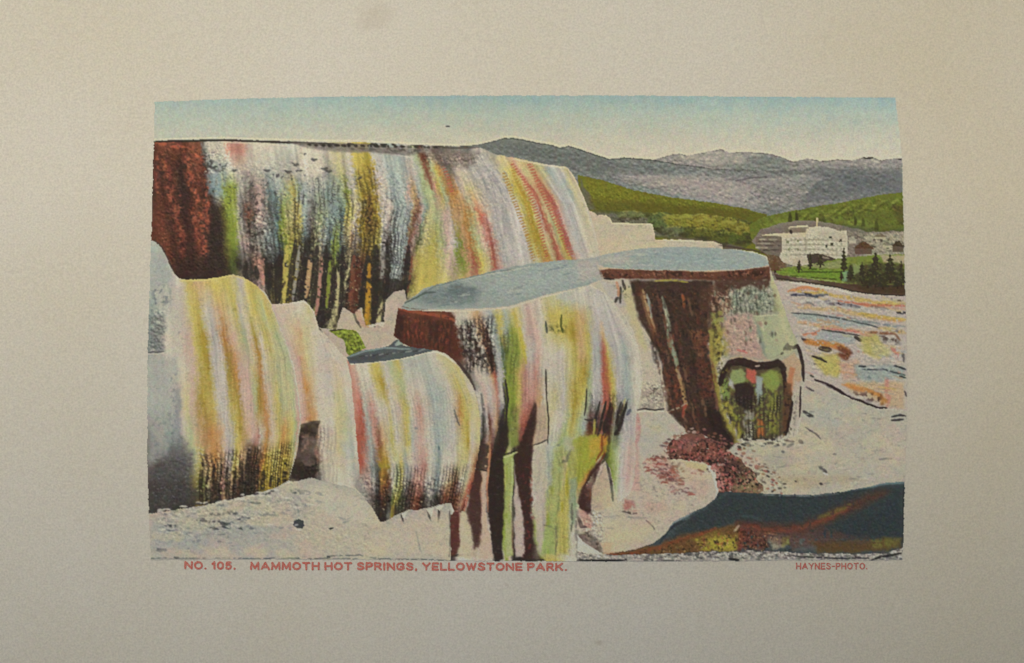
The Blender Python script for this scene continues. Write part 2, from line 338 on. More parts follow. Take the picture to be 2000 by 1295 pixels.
# --- conifers, each a shape of its own
TREES = [(1563,529,13,22),(1585,522,10,30),(1605,519,15,24),(1651,528,15,46),(1646,545,10,18),(1664,545,18,28),(1687,552,20,42),(1713,558,34,66),(1742,550,30,54),(1764,556,18,48),(1698,560,20,30),(1728,562,24,30),(1756,562,20,24),(1516,530,22,30)]
for k,(x,y,w,h) in enumerate(TREES):
    rr = np.random.RandomState(k+5); L = []; Rr = []
    nn = 6
    for i in range(nn):
        f = i/nn; hw = w/2*(f**.7+.12)
        L.append((x-hw*(1+.25*rr.rand()), y-h+h*f+2)); L.append((x-hw*.55, y-h+h*f+h/nn*.7))
        Rr.append((x+hw*(1+.25*rr.rand()), y-h+h*f+2)); Rr.append((x+hw*.55, y-h+h*f+h/nn*.7))
    reg(60+k, 'conifer_crown', [(x,y-h)]+Rr+[(x+w*.4,y-2),(x-w*.4,y-2)]+L[::-1], (52,46,28) if k != 13 else (96,64,38), .8)
    spots([(x-w,y-h),(x+w,y-h),(x+w,y),(x-w,y)], (94,96,40), .34, 4, .7, 1, seed=60+k)
    spots([(x-w,y-h),(x+w,y-h),(x+w,y),(x-w,y)], (168,154,110) if k > 5 else (80,60,40), .14, 3.6, .8, 1, seed=80+k)
    reg(80+k, 'conifer_trunk', [(x-1.6,y-3),(x+1.6,y-3),(x+1.6,y+3),(x-1.6,y+3)], (50,36,24), .1)
OLD = list(range(1, 100))
# --- pale stepped ledges at the right end of the big terrace
reg(100, 'stepped_ledge', [(1120,400),(1150,410),(1158,413),(1168,419),(1185,419),(1193,426),(1196,434),(1230,435),(1275,436),(1279,450),(1281,467),(1330,467),(1395,471),(1412,477),(1414,487),(1250,500),(1170,520),(1130,520)], (184,172,146), .5, OLD)
area([(1150,415),(1200,436),(1275,440),(1275,462),(1190,470),(1150,450)], (180,168,142), .9, 5)
area([(1130,400),(1155,420),(1165,500),(1140,505)], 'y', .7, 8); area([(1150,470),(1200,474),(1175,500),(1150,498)], 'p', .8, 8)
stroke([(1152,411),(1168,418),(1186,420),(1193,426),(1196,435),(1230,436),(1275,437),(1280,450),(1282,468),(1330,469),(1395,472),(1411,480)], 2.6, (216,200,162), .9, .3)
stroke([(1210,474),(1260,469),(1330,472),(1400,478)], 2, (150,140,112), .4, 1, br=.4); stroke([(1196,440),(1240,441),(1262,438)], 1.6, (140,126,104), .5, .5, br=.4)
# --- big upper terrace
TOPL = [(290,274),(340,272),(390,271),(430,270),(520,273),(600,275),(650,276),(700,276),(760,279),(800,281),(850,283),(900,284),(935,286),(970,300),(1010,308),(1060,318),(1108,325),(1120,340),(1130,360),(1140,382),(1150,408),(1160,440),(1168,475),(1172,500)]
stroke([(x,y-3) for x,y in TOPL[:13]], 3, (206,198,164), .6, .2, clip=(LAB==1))
UP = reg(101, 'upper_terrace', TOPL+[(1120,512),(1040,520),(960,535),(900,550),(840,570),(800,592),(792,612),(770,622),(740,630),(700,640),(655,645),(622,645),(614,620),(600,600),(560,592),(530,596),(515,570),(490,552),(455,540),(400,546),(345,548),(300,480),(280,470)], 'w', .6)
UU = flow(UP, [[(297,274),(292,470),(290,560)],[(390,275),(410,400),(430,540)],[(470,275),(480,400),(500,560),(510,600)],[(560,277),(575,400),(580,520),(560,640)],[(650,280),(665,400),(655,520),(625,640)],[(740,285),(762,400),(755,520),(735,640)],[(810,285),(835,400),(812,520),(795,600)],[(865,290),(905,400),(930,520)],[(925,300),(985,400),(1005,520)],[(985,305),(1040,400),(1075,510)],[(1045,318),(1100,400),(1135,505)],[(1110,325),(1145,400),(1180,505)]],
 [(290,'0M .35m .6M .8m .95m 1.05D 1.2w 1.6w 1.7r 1.95r 2.2w 2.6w 3.0b 3.3w 3.8w 4.1y 4.3w 4.42Y 4.75Y 4.85L 5.1b 5.6B 5.8w 6.0g 6.12m 6.3M 6.4L 6.6d 6.75k 7.2D 7.5d 7.8D 8.2w 8.6d 9.0p 9.5o 9.9y 10.2y 10.4L 11y'),
  (330,'0M .25K .4M .6K .8m .95M 1.05D 1.2B 1.5b 1.8w 2.0p 2.2w 2.6b 3.0d 3.3w 3.6w 3.8d 4.05y 4.3L 4.4Y 4.75A 4.85L 5.1B 5.5B 5.75p 5.9b 6.05g 6.2m 6.35g 6.5Y 6.65O 6.8d 7.0k 7.2p 7.5w 7.8L 8.4L 8.7y 9.0Y 9.25r 9.5y 9.8o 10.1y 10.3B 10.7L 10.85y 11p'),
  (370,'0K .2M .35m .5K .8M .95K 1.1T 1.25B 1.42G 1.65G 1.8w 2.0d 2.1k 2.3P 2.5T 2.7B 2.85g 3.0Y 3.1g 3.2B 3.5b 3.8t 4.0g 4.12G 4.25L 4.38Y 4.5A 4.72A 4.85p 5.05B 5.4B 5.5P 5.65o 5.8B 6.0g 6.15g 6.28r 6.42Y 6.55g 6.75O 6.9O 7.1p 7.35y 7.6w 7.8L 8.4L 8.7Y 8.9A 9.1y 9.3R 9.45o 9.7R 9.85o 10.1L 10.6B 10.8y 11p'),
  (420,'0M .25m .4K .6M .7m .85K 1.1K 1.25N 1.35G 1.5G 1.7w 1.85D 2.0m 2.1k 2.25P 2.45D 2.65T 2.78G 2.95y 3.05Y 3.2B 3.4D 3.55g 3.75t 4.02T 4.15Y 4.28y 4.36L 4.48A 4.6E 4.75A 4.86L 5.0p 5.15B 5.5B 5.58y 5.7m 5.85P 5.95t 6.08y 6.25g 6.45P 6.62p 6.72o 6.95o 7.05O 7.2y 7.35R 7.6p 7.7L 8.5L 8.65Y 8.9A 9.02y 9.15p 9.25R 9.4y 9.55y 9.7R 9.85P 10.1L 10.6L 10.85y 11w'),
  (470,'0M .3m .5M .7m .85K 1.1K 1.2G 1.5G 1.65d 1.85P 2.0D 2.2d 2.4B 2.6T 2.8G 2.9Y 3.05Y 3.2T 3.35K 3.5y 3.65B 3.8T 3.9G 4.05T 4.18y 4.3o 4.4d 4.5A 4.65A 4.78Y 4.9L 5.0K 5.12B 5.5B 5.6m 5.75P 5.9N 6.05y 6.2Y 6.4g 6.5P 6.65L 6.75G 6.85o 7.0O 7.12g 7.3P 7.5R 7.68p 7.75L 8.5L 8.68Y 8.9A 9.05y 9.2o 9.32R 9.45y 9.6Y 9.75R 9.9p 10.1L 10.5l 11w'),
  (515,'0K .3M .6K .9K 1.12K 1.25N 1.45N 1.55K 1.75k 1.9K 2.1r 2.25K 2.5K 2.7K 2.82Y 2.95Y 3.05K 3.25k 3.4K 3.5y 3.58o 3.7K 3.85K 3.95G 4.05K 4.15K 4.25y 4.35K 4.45M 4.6E 4.75K 4.9k 5.0D 5.08K 5.2B 5.5B 5.6K 5.7K 5.8o 6.0Y 6.25Y 6.45y 6.6P 6.75G 6.85o 6.95R 7.1Y 7.3y 7.45R 7.65P 7.75L 8.5L 8.7y 8.95O 9.1y 9.3R 9.5o 9.7Y 9.85P 10.1l 11w'),
  (560,'0K 1K 1.3K 1.6y 1.8K 2.1P 2.3K 2.75Y 2.9A 3.0K 3.1k 3.2K 3.45K 3.55y 3.7K 3.85K 3.95r 4.1K 4.25y 4.35K 4.48m 4.6K 4.72O 4.85K 5.0E 5.1K 5.2B 5.5b 5.6K 5.7y 5.8K 6.0Y 6.3Y 6.6y 6.8o 7.2p 7.5P 8L 9L 11w'),
  (620,'0K 2K 2.7Y 3.0K 3.2d 3.4K 3.6G 3.8K 4.0K 4.2y 4.35K 4.5m 4.6K 4.75A 4.85A 4.95K 5.05y 5.15K 5.4l 6.0w 11w')], .16, .14, 1.5, .10)
area([(285,280),(380,282),(440,400),(450,540),(345,545),(285,460)], 'M', .35, 12)
for pts in ([(300,278),(340,283),(372,292),(388,310)],[(322,315),(330,350)],[(368,310),(372,350),(388,400),(396,470)],[(335,360),(352,400),(345,450)],[(405,350),(402,400),(400,460),(398,500)],[(300,300),(310,330)],[(350,440),(362,470)],[(395,470),(404,495)]):
    stroke(pts, 12, 'R', .5, 3, 10, br=.5); stroke(pts, 9, (176,82,50), .6, 4, 5, br=.62)
rough([(285,270),(460,270),(460,550),(285,550)], .30, 4.5, 4, 1, 31)
spots([(385,280),(420,290),(430,380),(400,390)], (46,44,40), .42, 6, .8, seed=33); spots([(380,290),(420,300),(415,400),(395,420)], (190,176,150), .2, 5, .7, seed=34)
rough([(420,300),(640,300),(640,420),(430,420)], .28, 4.6, 14, 1.1, 35)
rough([(450,400),(740,400),(800,480),(790,620),(640,640),(480,560)], .70, 5, 14, 1.1, 36)
rough([(640,330),(830,330),(860,480),(780,520),(640,440)], .35, 4.6, 14, 1.1, 37)
rough([(830,320),(1000,320),(1100,500),(850,560)], .14, 4.4, 14, 1.2, 38)
spots([(420,330),(640,330),(700,440),(660,520),(440,440)], (56,56,52), .24, 6, .7, asp=.8, seed=35)
spots([(700,300),(800,300),(840,420),(820,500),(700,440)], (84,84,78), .20, 6, .6, asp=.8, seed=36)
spots([(700,380),(735,380),(740,470),(705,480)], (40,34,20), .42, 6, .8, asp=.9, seed=39)
spots([(470,380),(520,380),(530,500),(470,500)], (44,34,30), .36, 6, .8, asp=1.1, seed=40)
spots([(470,380),(700,400),(740,560),(600,600),(480,500)], (206,196,164), .17, 4.6, .75, asp=1.1, seed=41)
ribs([(440,330),(740,330),(830,420),(800,640),(500,620),(445,540)], .62, UU, 8.5, wy=6.2, soft=50, seed=200, br=.42)
ribs([(470,440),(800,450),(800,640),(520,640)], .65, UU, 10, wy=6, soft=26, seed=201); ribs([(690,320),(740,320),(745,520),(700,520)], .45, UU, 12, wy=5, soft=10, seed=202)
ribs([(830,330),(990,330),(1010,520),(820,560)], .16, UU, 10, wy=6, soft=30, seed=203)
# dotted red runs on the right
for pts,c,w in (([(1000,318),(1030,360),(1052,420),(1068,500)],(168,84,56),7),([(1035,320),(1062,380),(1090,440),(1114,496)],(172,82,58),10),([(1022,350),(1048,420),(1062,480)],(176,96,62),7),([(1076,380),(1098,440),(1116,492)],(168,88,78),9),([(985,340),(1008,400),(1030,460),(1042,505)],(160,112,40),9),([(860,312),(875,345),(882,375)],'R',8),([(1000,330),(1020,370),(1034,420),(1052,500)],(170,128,44),6)):
    dots(pts, w, c, .8, clip=CLIP)
for pts,c,w in (([(825,290),(830,312)],'M',9),([(846,288),(858,312),(872,326)],'k',13),([(826,312),(836,340),(844,370)],(120,70,50),4)):
    stroke(pts, w, c, .75, 1.2, w*.7, br=.3)
for x in range(5):
    stroke([(930+x*13,330),(945+x*13,350),(955+x*13,385)], 2.5, (124,122,118), .6, 1, 2, br=.45)
area([(855,288),(900,290),(935,300),(915,330),(875,328)], (112,94,80), .6, 8, br=.4, bs=(7,5))
# rim: dark broken ink line with pale lip beneath
stroke([(297,275),(390,273),(430,272),(520,275),(600,278),(650,279)], 4.5, 'K', .92, .6, 1.4); stroke([(430,276),(520,279),(560,284)], 3, (200,190,166), .6, .5, 1)
area([(560,276),(650,277),(720,279),(800,284),(770,296),(700,292),(640,290),(590,284)], (104,94,82), .85, 3, 1, br=.38, bs=(9,4))
for a,b in ((600,612),(618,655),(676,690),(722,736),(742,754),(765,772),(800,822),(840,856)): stroke([(a,280),(b,281)], 5, 'K', .85, .6, 1.5)
stroke([(700,292),(760,296),(790,302)], 2.2, (92,86,84), .8, .6); stroke([(720,296),(770,300),(800,306)], 2.2, (206,200,186), .6, .5)
stroke([(850,284),(880,288),(935,286)], 3, (70,64,50), .7, .6)
stroke([(1000,309),(1060,320),(1108,327)], 3, (214,202,170), .6, .4); stroke([(1110,327),(1122,345),(1132,365),(1142,388),(1150,408)], 3.4, (212,198,160), .8, .5)
# drips at its foot
for x0,y0,x1,y1,c,w in ((478,510,474,538,'K',9),(497,520,500,545,'K',8),(508,525,512,555,'r',8),(520,515,522,565,'K',13),(545,500,540,592,'K',18),(558,480,552,590,'Y',10),(576,470,560,590,'K',11),(583,480,570,585,'d',6),(598,470,585,588,'K',12),(605,500,595,580,'o',9),(618,480,608,600,'K',12),(628,505,615,615,'r',7),(636,480,625,630,'K',10),(643,510,636,600,'G',7),(652,520,640,625,'K',9),(660,520,655,610,'y',6),(668,480,662,640,'K',8),(690,500,682,590,'m',9),(700,520,690,610,'M',12),(718,500,705,600,'K',14),(720,515,714,632,(186,132,34),9),(733,480,728,640,'K',13),(746,490,744,560,'d',6),(755,470,756,570,'K',8),(742,575,738,635,'y',8),(797,480,790,565,'K',9),(804,500,795,570,'m',4),(790,560,792,585,'K',6)):
    pts = [(x0,y0),((x0+x1)/2+1,(y0+y1)/2),(x1,y1)]
    stroke(pts, w, c, .85, 1.4, 3, br=(.28 if c != 'K' else .12))
area([(700,540),(790,545),(795,560),(770,580),(745,585),(735,610),(730,560)], 'K', .85, 3, 3, br=.15)
spots([(560,500),(720,500),(700,640),(600,600)], (198,184,130), .17, 4.4, .8, asp=1.3, seed=43)
stroke([(768,575),(790,562),(800,548)], 7, 'K', .8, 1.5)
# --- pale shelf behind the small pool
reg(102, 'pale_shelf', [(622,640),(655,644),(668,600),(690,612),(705,600),(712,636),(726,640),(736,634),(748,640),(752,585),(770,570),(790,565),(795,600),(775,605),(772,655),(770,668),(720,685),(680,702),(664,690),(640,660)], (174,160,142), 1.2)
area([(685,600),(700,640),(715,640),(700,600)], 'r', .6, 4); area([(740,590),(775,580),(780,600),(750,630)], 'p', .8, 5)
stroke([(686,600),(694,625),(703,640)], 4, 'K', .8); stroke([(712,590),(718,637)], 9, (186,136,44), .9, 1); stroke([(727,600),(731,638)], 6, 'K', .85); stroke([(745,590),(747,632)], 3.5, 'K', .8)
stroke([(738,594),(738,634)], 8, 'y', .9, 1, br=.2)
reg(103, 'algae_clump', [(640,645),(668,642),(692,644),(704,660),(714,680),(700,688),(684,696),(676,690),(670,665)], (122,134,40), 1.5)
rough([(640,640),(720,640),(720,700),(640,700)], .8, 5, 1, 1, 44); spots([(650,640),(715,640),(715,700),(670,700)], (56,60,26), .4, 5, .8, seed=45); spots([(650,640),(715,640),(715,700),(670,700)], (186,184,110), .2, 5, .8, seed=46)
stroke([(644,646),(668,643)], 3, 'K', .8)
# --- pools
reg(104, 'pool', [(795,606),(782,600),(792,588),(800,584),(830,562),(868,552),(905,543),(950,532),(1000,520),(1060,512),(1110,507),(1150,504),(1175,500),(1185,520),(1175,545),(1150,556),(1100,568),(1065,576),(1020,590),(990,598),(940,602),(880,604),(840,604)], (142,150,140), 1.2)
area([(830,565),(900,550),(940,565),(930,596),(850,600),(800,590)], (108,118,112), .8, 12); area([(880,555),(930,560),(925,580),(870,580)], (92,102,98), .7, 8)
area([(960,530),(1140,508),(1140,550),(1000,590),(950,570)], (148,158,150), .8, 12); area([(1120,505),(1180,500),(1180,545),(1130,550)], (168,160,150), .8, 10)
for i in range(26):
    r = np.random.RandomState(i); x = 830+r.rand()*310; y = 592-(x-830)*.22+(r.rand()-.5)*44
    stroke([(x,y),(x+14+r.rand()*20,y-3-r.rand()*3)], 2.2, ((96,110,108) if i % 2 else (172,176,162)), .55, 1.5, 1.5, br=.35)
stroke([(812,580),(850,558),(905,544),(960,532),(1010,524)], 2.6, (96,106,98), .7, .8, br=.3); stroke([(790,592),(830,572),(850,570)], 3, (70,78,70), .8, .8)
stroke([(782,598),(810,604),(850,606),(900,607),(1000,600),(1060,585)], 2.4, (104,84,64), .75, .6, br=.25)
stroke([(900,547),(950,536),(1040,520)], 2, (190,190,172), .5, .8)
rough([(780,500),(1180,500),(1180,606),(780,606)], .18, 4, 2, 2, 47)
reg(105, 'pool', [(1166,500),(1185,496),(1215,490),(1250,485),(1300,482),(1350,481),(1400,484),(1440,487),(1475,491),(1497,499),(1502,508),(1504,518),(1480,522),(1440,526),(1350,528),(1280,526),(1220,524),(1190,522),(1170,516)], (144,152,142), .8)
area([(1250,488),(1400,485),(1440,520),(1280,520)], (136,148,142), .7, 12); area([(1166,500),(1240,490),(1230,518),(1170,515)], (168,162,150), .8, 10)
for i in range(26):
    r = np.random.RandomState(i+90); x = 1200+r.rand()*270; y = 490+r.rand()*30
    stroke([(x,y),(x+14+r.rand()*20,y+1)], 2, ((116,132,130) if i % 2 else (172,176,164)), .5, 1.2, 1.4, br=.35)
rough([(1160,480),(1510,480),(1510,530),(1160,530)], .16, 4, 2, 2.4, 48)
stroke([(1412,483),(1450,487),(1480,493),(1498,500),(1503,510)], 2.6, (206,198,172), .8, .5); stroke([(1405,478),(1440,483),(1475,488),(1495,494)], 3, (70,54,44), .8, .6, clip=False)
# --- mound with yellow runs, far left
LM = reg(106, 'yellow_mound', [(280,466),(298,470),(312,482),(325,508),(336,532),(345,542),(360,546),(400,544),(430,540),(452,535),(475,542),(498,556),(515,575),(526,592),(540,630),(556,670),(570,720),(580,780),(584,820),(578,860),(572,900),(562,940),(540,952),(500,966),(450,980),(400,990),(350,996),(280,1006)], 'w', .8)
stroke([(298,468),(312,480),(326,506),(338,532)], 3, (60,60,56), .5, .5, clip=False)
UL = flow(LM, [[(290,470),(286,640),(284,1000)],[(348,545),(350,700),(355,900),(350,980)],[(400,545),(420,700),(432,850),(425,980)],[(455,540),(485,700),(490,850),(480,960)],[(500,555),(535,700),(540,850),(530,950)],[(530,600),(572,700),(583,830),(570,940)]],
 [(500,'0B .6b 1w 5w'),
  (550,'0B .4b .8L 1.0w 1.3Y 1.7o 2.2Y 2.7Y 3.0y 3.2L 3.6Y 4.1Y 4.5o 5Y'),
  (610,'0t .5b .9L 1.1p 1.3y 1.45Y 1.65Y 1.8w 2.0L 2.3o 2.6y 2.8Y 3.0L 3.3y 3.6Y 4g 4.3Y 5y'),
  (660,'0t .4d .6l 1.0w 1.25P 1.45Y 1.7A 1.95L 2.1L 2.3O 2.6P 2.8y 3.0g 3.2p 3.4A 3.6l 3.8Y 4.1y 4.5g 5w'),
  (720,'0b .5L .9w 1.1w 1.3P 1.5Y 1.75A 1.95L 2.2L 2.35A 2.6O 2.75P 3.0P 3.15y 3.4O 3.6l 3.85y 4.1g 4.4y 4.7g 5p'),
  (790,'0B .6B .9p 1.15y 1.3P 1.55A 1.8Y 2.0L 2.2L 2.4Y 2.6A 2.75P 3.0P 3.15g 3.3A 3.55O 3.75p 4.0Y 4.3g 4.6y 4.8g 5P'),
  (850,'0D .4d .7T .95L 1.2g 1.45o 1.75O 2.0o 2.15L 2.35L 2.5Y 2.65A 2.8o 3.0P 3.2r 3.35l 3.6O 3.8p 4.1Y 4.35O 4.6Y 4.85g 5r'),
  (900,'0D .5k .8D 1.1D 1.3g 1.45Y 1.6o 1.85O 2.05o 2.2P 2.35d 2.5Y 2.7o 2.9k 3.1M 3.3E 3.5O 3.7A 4Y 4.4A 4.7Y 5y'),
  (950,'0k .3K .6k .9K 1.15k 1.3A 1.5N 1.7y 1.85E 2.0K 2.1r 2.25K 2.4o 2.55K 2.7E 2.9K 3.2K 3.4E 3.6A 4A 4.5A 5K'),
  (985,'0K .5k 1K 1.3K 1.5A 1.7K 2.05K 2.2o 2.35K 2.5K 2.8K 5K')], .10, .09, 1.6, .09)
area([(282,480),(320,500),(338,545),(300,570),(282,560)], (146,152,148), .8, 10); area([(330,560),(360,552),(352,700),(330,690)], (172,166,154), .7, 10)
area([(284,612),(318,612),(322,670),(318,690),(284,690)], (104,106,100), .7, 12, 6, br=.22, bs=(9,9)); rough([(284,600),(325,600),(325,692),(284,692)], .5, 4.4, 4, 1, 50)
spots([(285,550),(340,550),(335,600),(285,610)], (90,96,94), .4, 6, .7, seed=51); spots([(330,620),(370,620),(360,680),(330,690)], (110,108,98), .28, 6, .6, seed=52)
stroke([(285,692),(318,690),(345,676)], 2.6, (186,184,170), .7, 1); stroke([(285,689),(316,687)], 2.4, (60,60,56), .7, 1)
area([(284,700),(350,690),(352,800),(330,900),(284,910)], (146,150,144), .65, 14); spots([(320,720),(355,720),(352,900),(320,900)], (100,104,102), .34, 6, .65, asp=.7, seed=53)
spots([(285,800),(340,800),(340,900),(285,900)], (112,116,112), .34, 6, .6, seed=54); area([(336,760),(352,760),(352,900),(338,900)], (118,124,120), .6, 6)
area([(284,912),(330,880),(352,860),(368,880),(382,900),(385,992),(284,1002)], (74,72,70), .75, 34, 10); area([(284,940),(350,930),(400,960),(400,995),(284,1005)], (58,54,50), .7, 24, 8)
spots([(284,900),(370,880),(380,990),(284,1000)], (110,108,106), .25, 5, .6, seed=55); rough([(284,880),(390,870),(390,1000),(284,1005)], .3, 5, 5, 1, 56)
for y in range(878, 968, 9):
    stroke([(372+(y*7) % 9,y+2),(386,y-1),(396,y+3)], 2.0, (190,180,128) if y > 910 else (186,180,164), .5, 2.5, 1.2, br=.45)
for x,y0,y1,w in ((392,905,985,8),(404,930,982,7),(416,898,978,6),(431,905,975,5),(442,905,972,5),(457,910,968,5),(470,900,968,8),(485,880,965,12),(500,905,962,12),(514,920,958,8),(528,930,955,6),(543,935,952,6),(556,905,948,8)):
    stroke([(x,y0),(x-2,(y0+y1)/2),(x-3,y1)], w, (46,36,26), .82, 2, 3, br=.30)
rough([(385,880),(580,860),(580,960),(385,990)], .75, 5, 8, 1.2, 57); spots([(400,900),(570,890),(570,950),(400,985)], (206,180,106), .18, 4.6, .75, asp=1.3, seed=58)
area([(480,870),(510,866),(520,900),(490,915)], (86,64,36), .6, 8, 4, br=.4); spots([(400,620),(430,620),(425,680),(400,680)], (120,100,40), .2, 5, .6, seed=59)
stroke([(350,548),(400,546),(452,538)], 3, (204,184,96), .8, .6); stroke([(455,538),(480,546),(503,560),(520,582),(528,598)], 3, (200,176,96), .7, .6)
area([(360,700),(582,700),(582,880),(360,880)], (178,160,130), .10, 20)
# --- second mound
SM = reg(107, 'pale_mound', [(528,594),(560,592),(590,586),(602,594),(612,608),(618,630),(622,642),(640,660),(660,690),(676,702),(684,740),(690,800),(696,870),(703,925),(708,948),(690,955),(640,945),(606,940),(575,944),(562,940),(574,900),(580,860),(586,820),(582,770),(572,715),(556,665),(540,625)], 'w', .8)
flow(SM, [[(535,592),(572,700),(585,830),(590,940)],[(585,590),(600,700),(615,830),(625,940)],[(612,610),(640,700),(655,830),(660,960)],[(622,640),(680,740),(690,850),(700,970)]],
 [(605,'0p .6w 1w 1.6y 2w 3w'),(650,'0p .4y .8o 1y 1.5w 2l 2.5w 3w'),(700,'0P .3r .6o 1y 1.4w 2L 2.6w 3l'),(760,'0P .25P .6O 1o 1.3w 2L 2.4y 2.8w 3w'),(820,'0P .3r .7O 1.05o 1.3w 1.8l 2.2y 2.6g 2.85b 3l'),(880,'0r .4m .9E 1.2w 1.7w 2.1y 2.5b 2.8B 3w'),(940,'0K .6K 1.1d 1.6w 2w 2.5w 3d')], .07, .07, 1.6, .10)
area([(578,828),(600,824),(624,820),(618,850),(612,880),(622,920),(606,940),(568,944),(566,920),(576,890)], (46,36,28), .95, 3, 3)
area([(588,850),(604,846),(600,880),(585,884)], (120,88,70), .7, 4, 3, br=.35); rough([(570,830),(650,830),(640,945),(570,945)], .5, 5, 4, 1.2, 60)
stroke([(575,895),(580,862),(584,830)], 3, (196,170,130), .7, 1)
spots([(620,640),(670,640),(672,710),(640,690)], (70,64,56), .16, 6, .8, seed=61); spots([(620,840),(650,850),(650,940),(620,940)], (110,90,72), .25, 6, .6, asp=1.4, seed=62)
stroke([(530,596),(560,593),(590,588),(603,596),(613,610),(619,636)], 3, (208,200,180), .8, .7); stroke([(622,642),(636,650),(655,648)], 5, (40,36,32), .8, 1, br=.2)
# --- third, round mound
TM = reg(108, 'round_mound', [(676,702),(684,712),(720,709),(760,704),(800,697),(830,688),(850,686),(868,692),(885,706),(905,728),(922,752),(932,780),(938,820),(938,860),(932,900),(924,935),(912,965),(905,1000),(888,1003),(880,984),(868,985),(856,988),(846,991),(828,995),(812,998),(797,997),(785,1002),(768,1010),(752,1020),(742,1022),(730,1000),(716,980),(700,962),(690,952),(702,930),(696,870),(690,800),(684,740)], 'w', 1.2)
UT = flow(TM, [[(680,710),(690,800),(705,930),(715,990)],[(730,705),(752,800),(765,920),(760,1010)],[(780,695),(805,800),(815,920),(805,1000)],[(830,687),(860,780),(865,900),(855,990)],[(870,693),(905,780),(912,900),(895,990)],[(885,700),(935,800),(930,930),(910,1000)]],
 [(715,'0r .25w .7w .9Y 1.1Y 1.3L 1.6g 1.85Y 2.1b 2.6b 3b 3.4w 4y 5y'),
  (755,'0r .15r .35w .7l .95Y 1.1A 1.3l 1.6y 1.8g 2.1w 2.5l 2.8B 3.2b 3.6w 4Y 4.5y 5w'),
  (800,'0r .2R .35b .6r .75l 1.0w 1.15y 1.3w 1.5p 1.75Y 2.0l 2.3r 2.45p 2.8B 3.2b 3.5w 3.8O 4.0Y 4.5y 5y'),
  (860,'0R .2R .4B .6r .7m .85o 1.0y 1.1Y 1.3L 1.55y 1.7Y 1.9B 2.2P 2.5l 2.8B 3.1b 3.5L 3.8y 4.0Y 4.25A 4.5w 5y'),
  (910,'0R .15r .35B .55D .68A .85A 1.0w 1.2g 1.35Y 1.55B 1.75l 2.0P 2.3r 2.5l 2.8t 3.0w 3.4l 3.7y 4.0y 4.3w 4.6o 5m'),
  (945,'0d .2P .4d .55K .7O .85M 1.0w 1.2g 1.35Y 1.55d 1.75k 2.0r 2.2r 2.45w 2.7d 2.85t 3.0w 3.4o 3.7M 3.9w 4.3y 4.6R 5M'),
  (975,'0d .3k .5K .7M .9K 1.05N 1.2Y 1.4N 1.6K 1.85M 2.05m 2.2M 2.4K 2.6d 2.9K 3.2m 3.5M 3.8M 4.2o 4.6R 5K'),
  (1010,'0d .5K .8K .95D 1.1A 1.3K 1.7k 2.2M 2.6K 3.0K 3.4K 3.8M 4.1r 4.5M 5K')], .07, .07, 1.6, .08)
rough([(690,920),(920,920),(910,1020),(700,1000)], .75, 5, 10, 1.2, 63); rough([(690,760),(930,760),(930,930),(690,930)], .10, 4, 10, 1, 64)
spots([(715,940),(900,940),(890,1010),(730,1010)], (214,190,140), .15, 4.4, .8, asp=1.1, seed=65); spots([(700,760),(715,760),(712,900),(698,900)], (96,100,96), .35, 6, .6, asp=.7, seed=66)
spots([(690,735),(710,730),(712,790),(696,790)], (80,80,74), .35, 5, .7, seed=67); spots([(690,925),(720,930),(735,990),(700,960)], (60,52,52), .4, 5, .7, seed=68)
stroke([(886,800),(892,820),(897,832)], 3.2, (84,84,78), .7, 1); spots([(880,780),(895,780),(900,830),(880,830)], (90,92,90), .4, 6, .6, seed=69)
stroke([(684,712),(720,709),(760,704),(800,697),(830,689),(850,687),(868,694),(886,708)], 3, (212,204,180), .85, .6)
stroke([(898,770),(902,800)], 3, (186,136,60), .6, 1, br=.3); stroke([(810,837),(814,838)], 4, (110,110,112), .7); stroke([(856,872),(857,880)], 3, (80,96,96), .7)
# --- small dark pool
reg(109, 'pool', [(676,698),(690,690),(712,684),(740,680),(758,676),(772,664),(782,664),(788,676),(820,680),(850,684),(830,689),(800,697),(760,704),(720,709),(682,711)], (78,84,82), .8)
area([(680,700),(720,692),(760,690),(740,704),(685,708)], (66,66,66), .7, 4); stroke([(680,697),(712,686),(750,680),(800,682)], 3, (128,146,138), .8, 1); area([(768,672),(780,664),(788,674),(770,678)], (150,160,148), .9, 2)
for i in range(10): stroke([(700+i*13,697-i*1.2),(712+i*13,695-i*1.4)], 2, (150,156,140) if i % 2 else (50,50,48), .6, 1.5, br=.3)
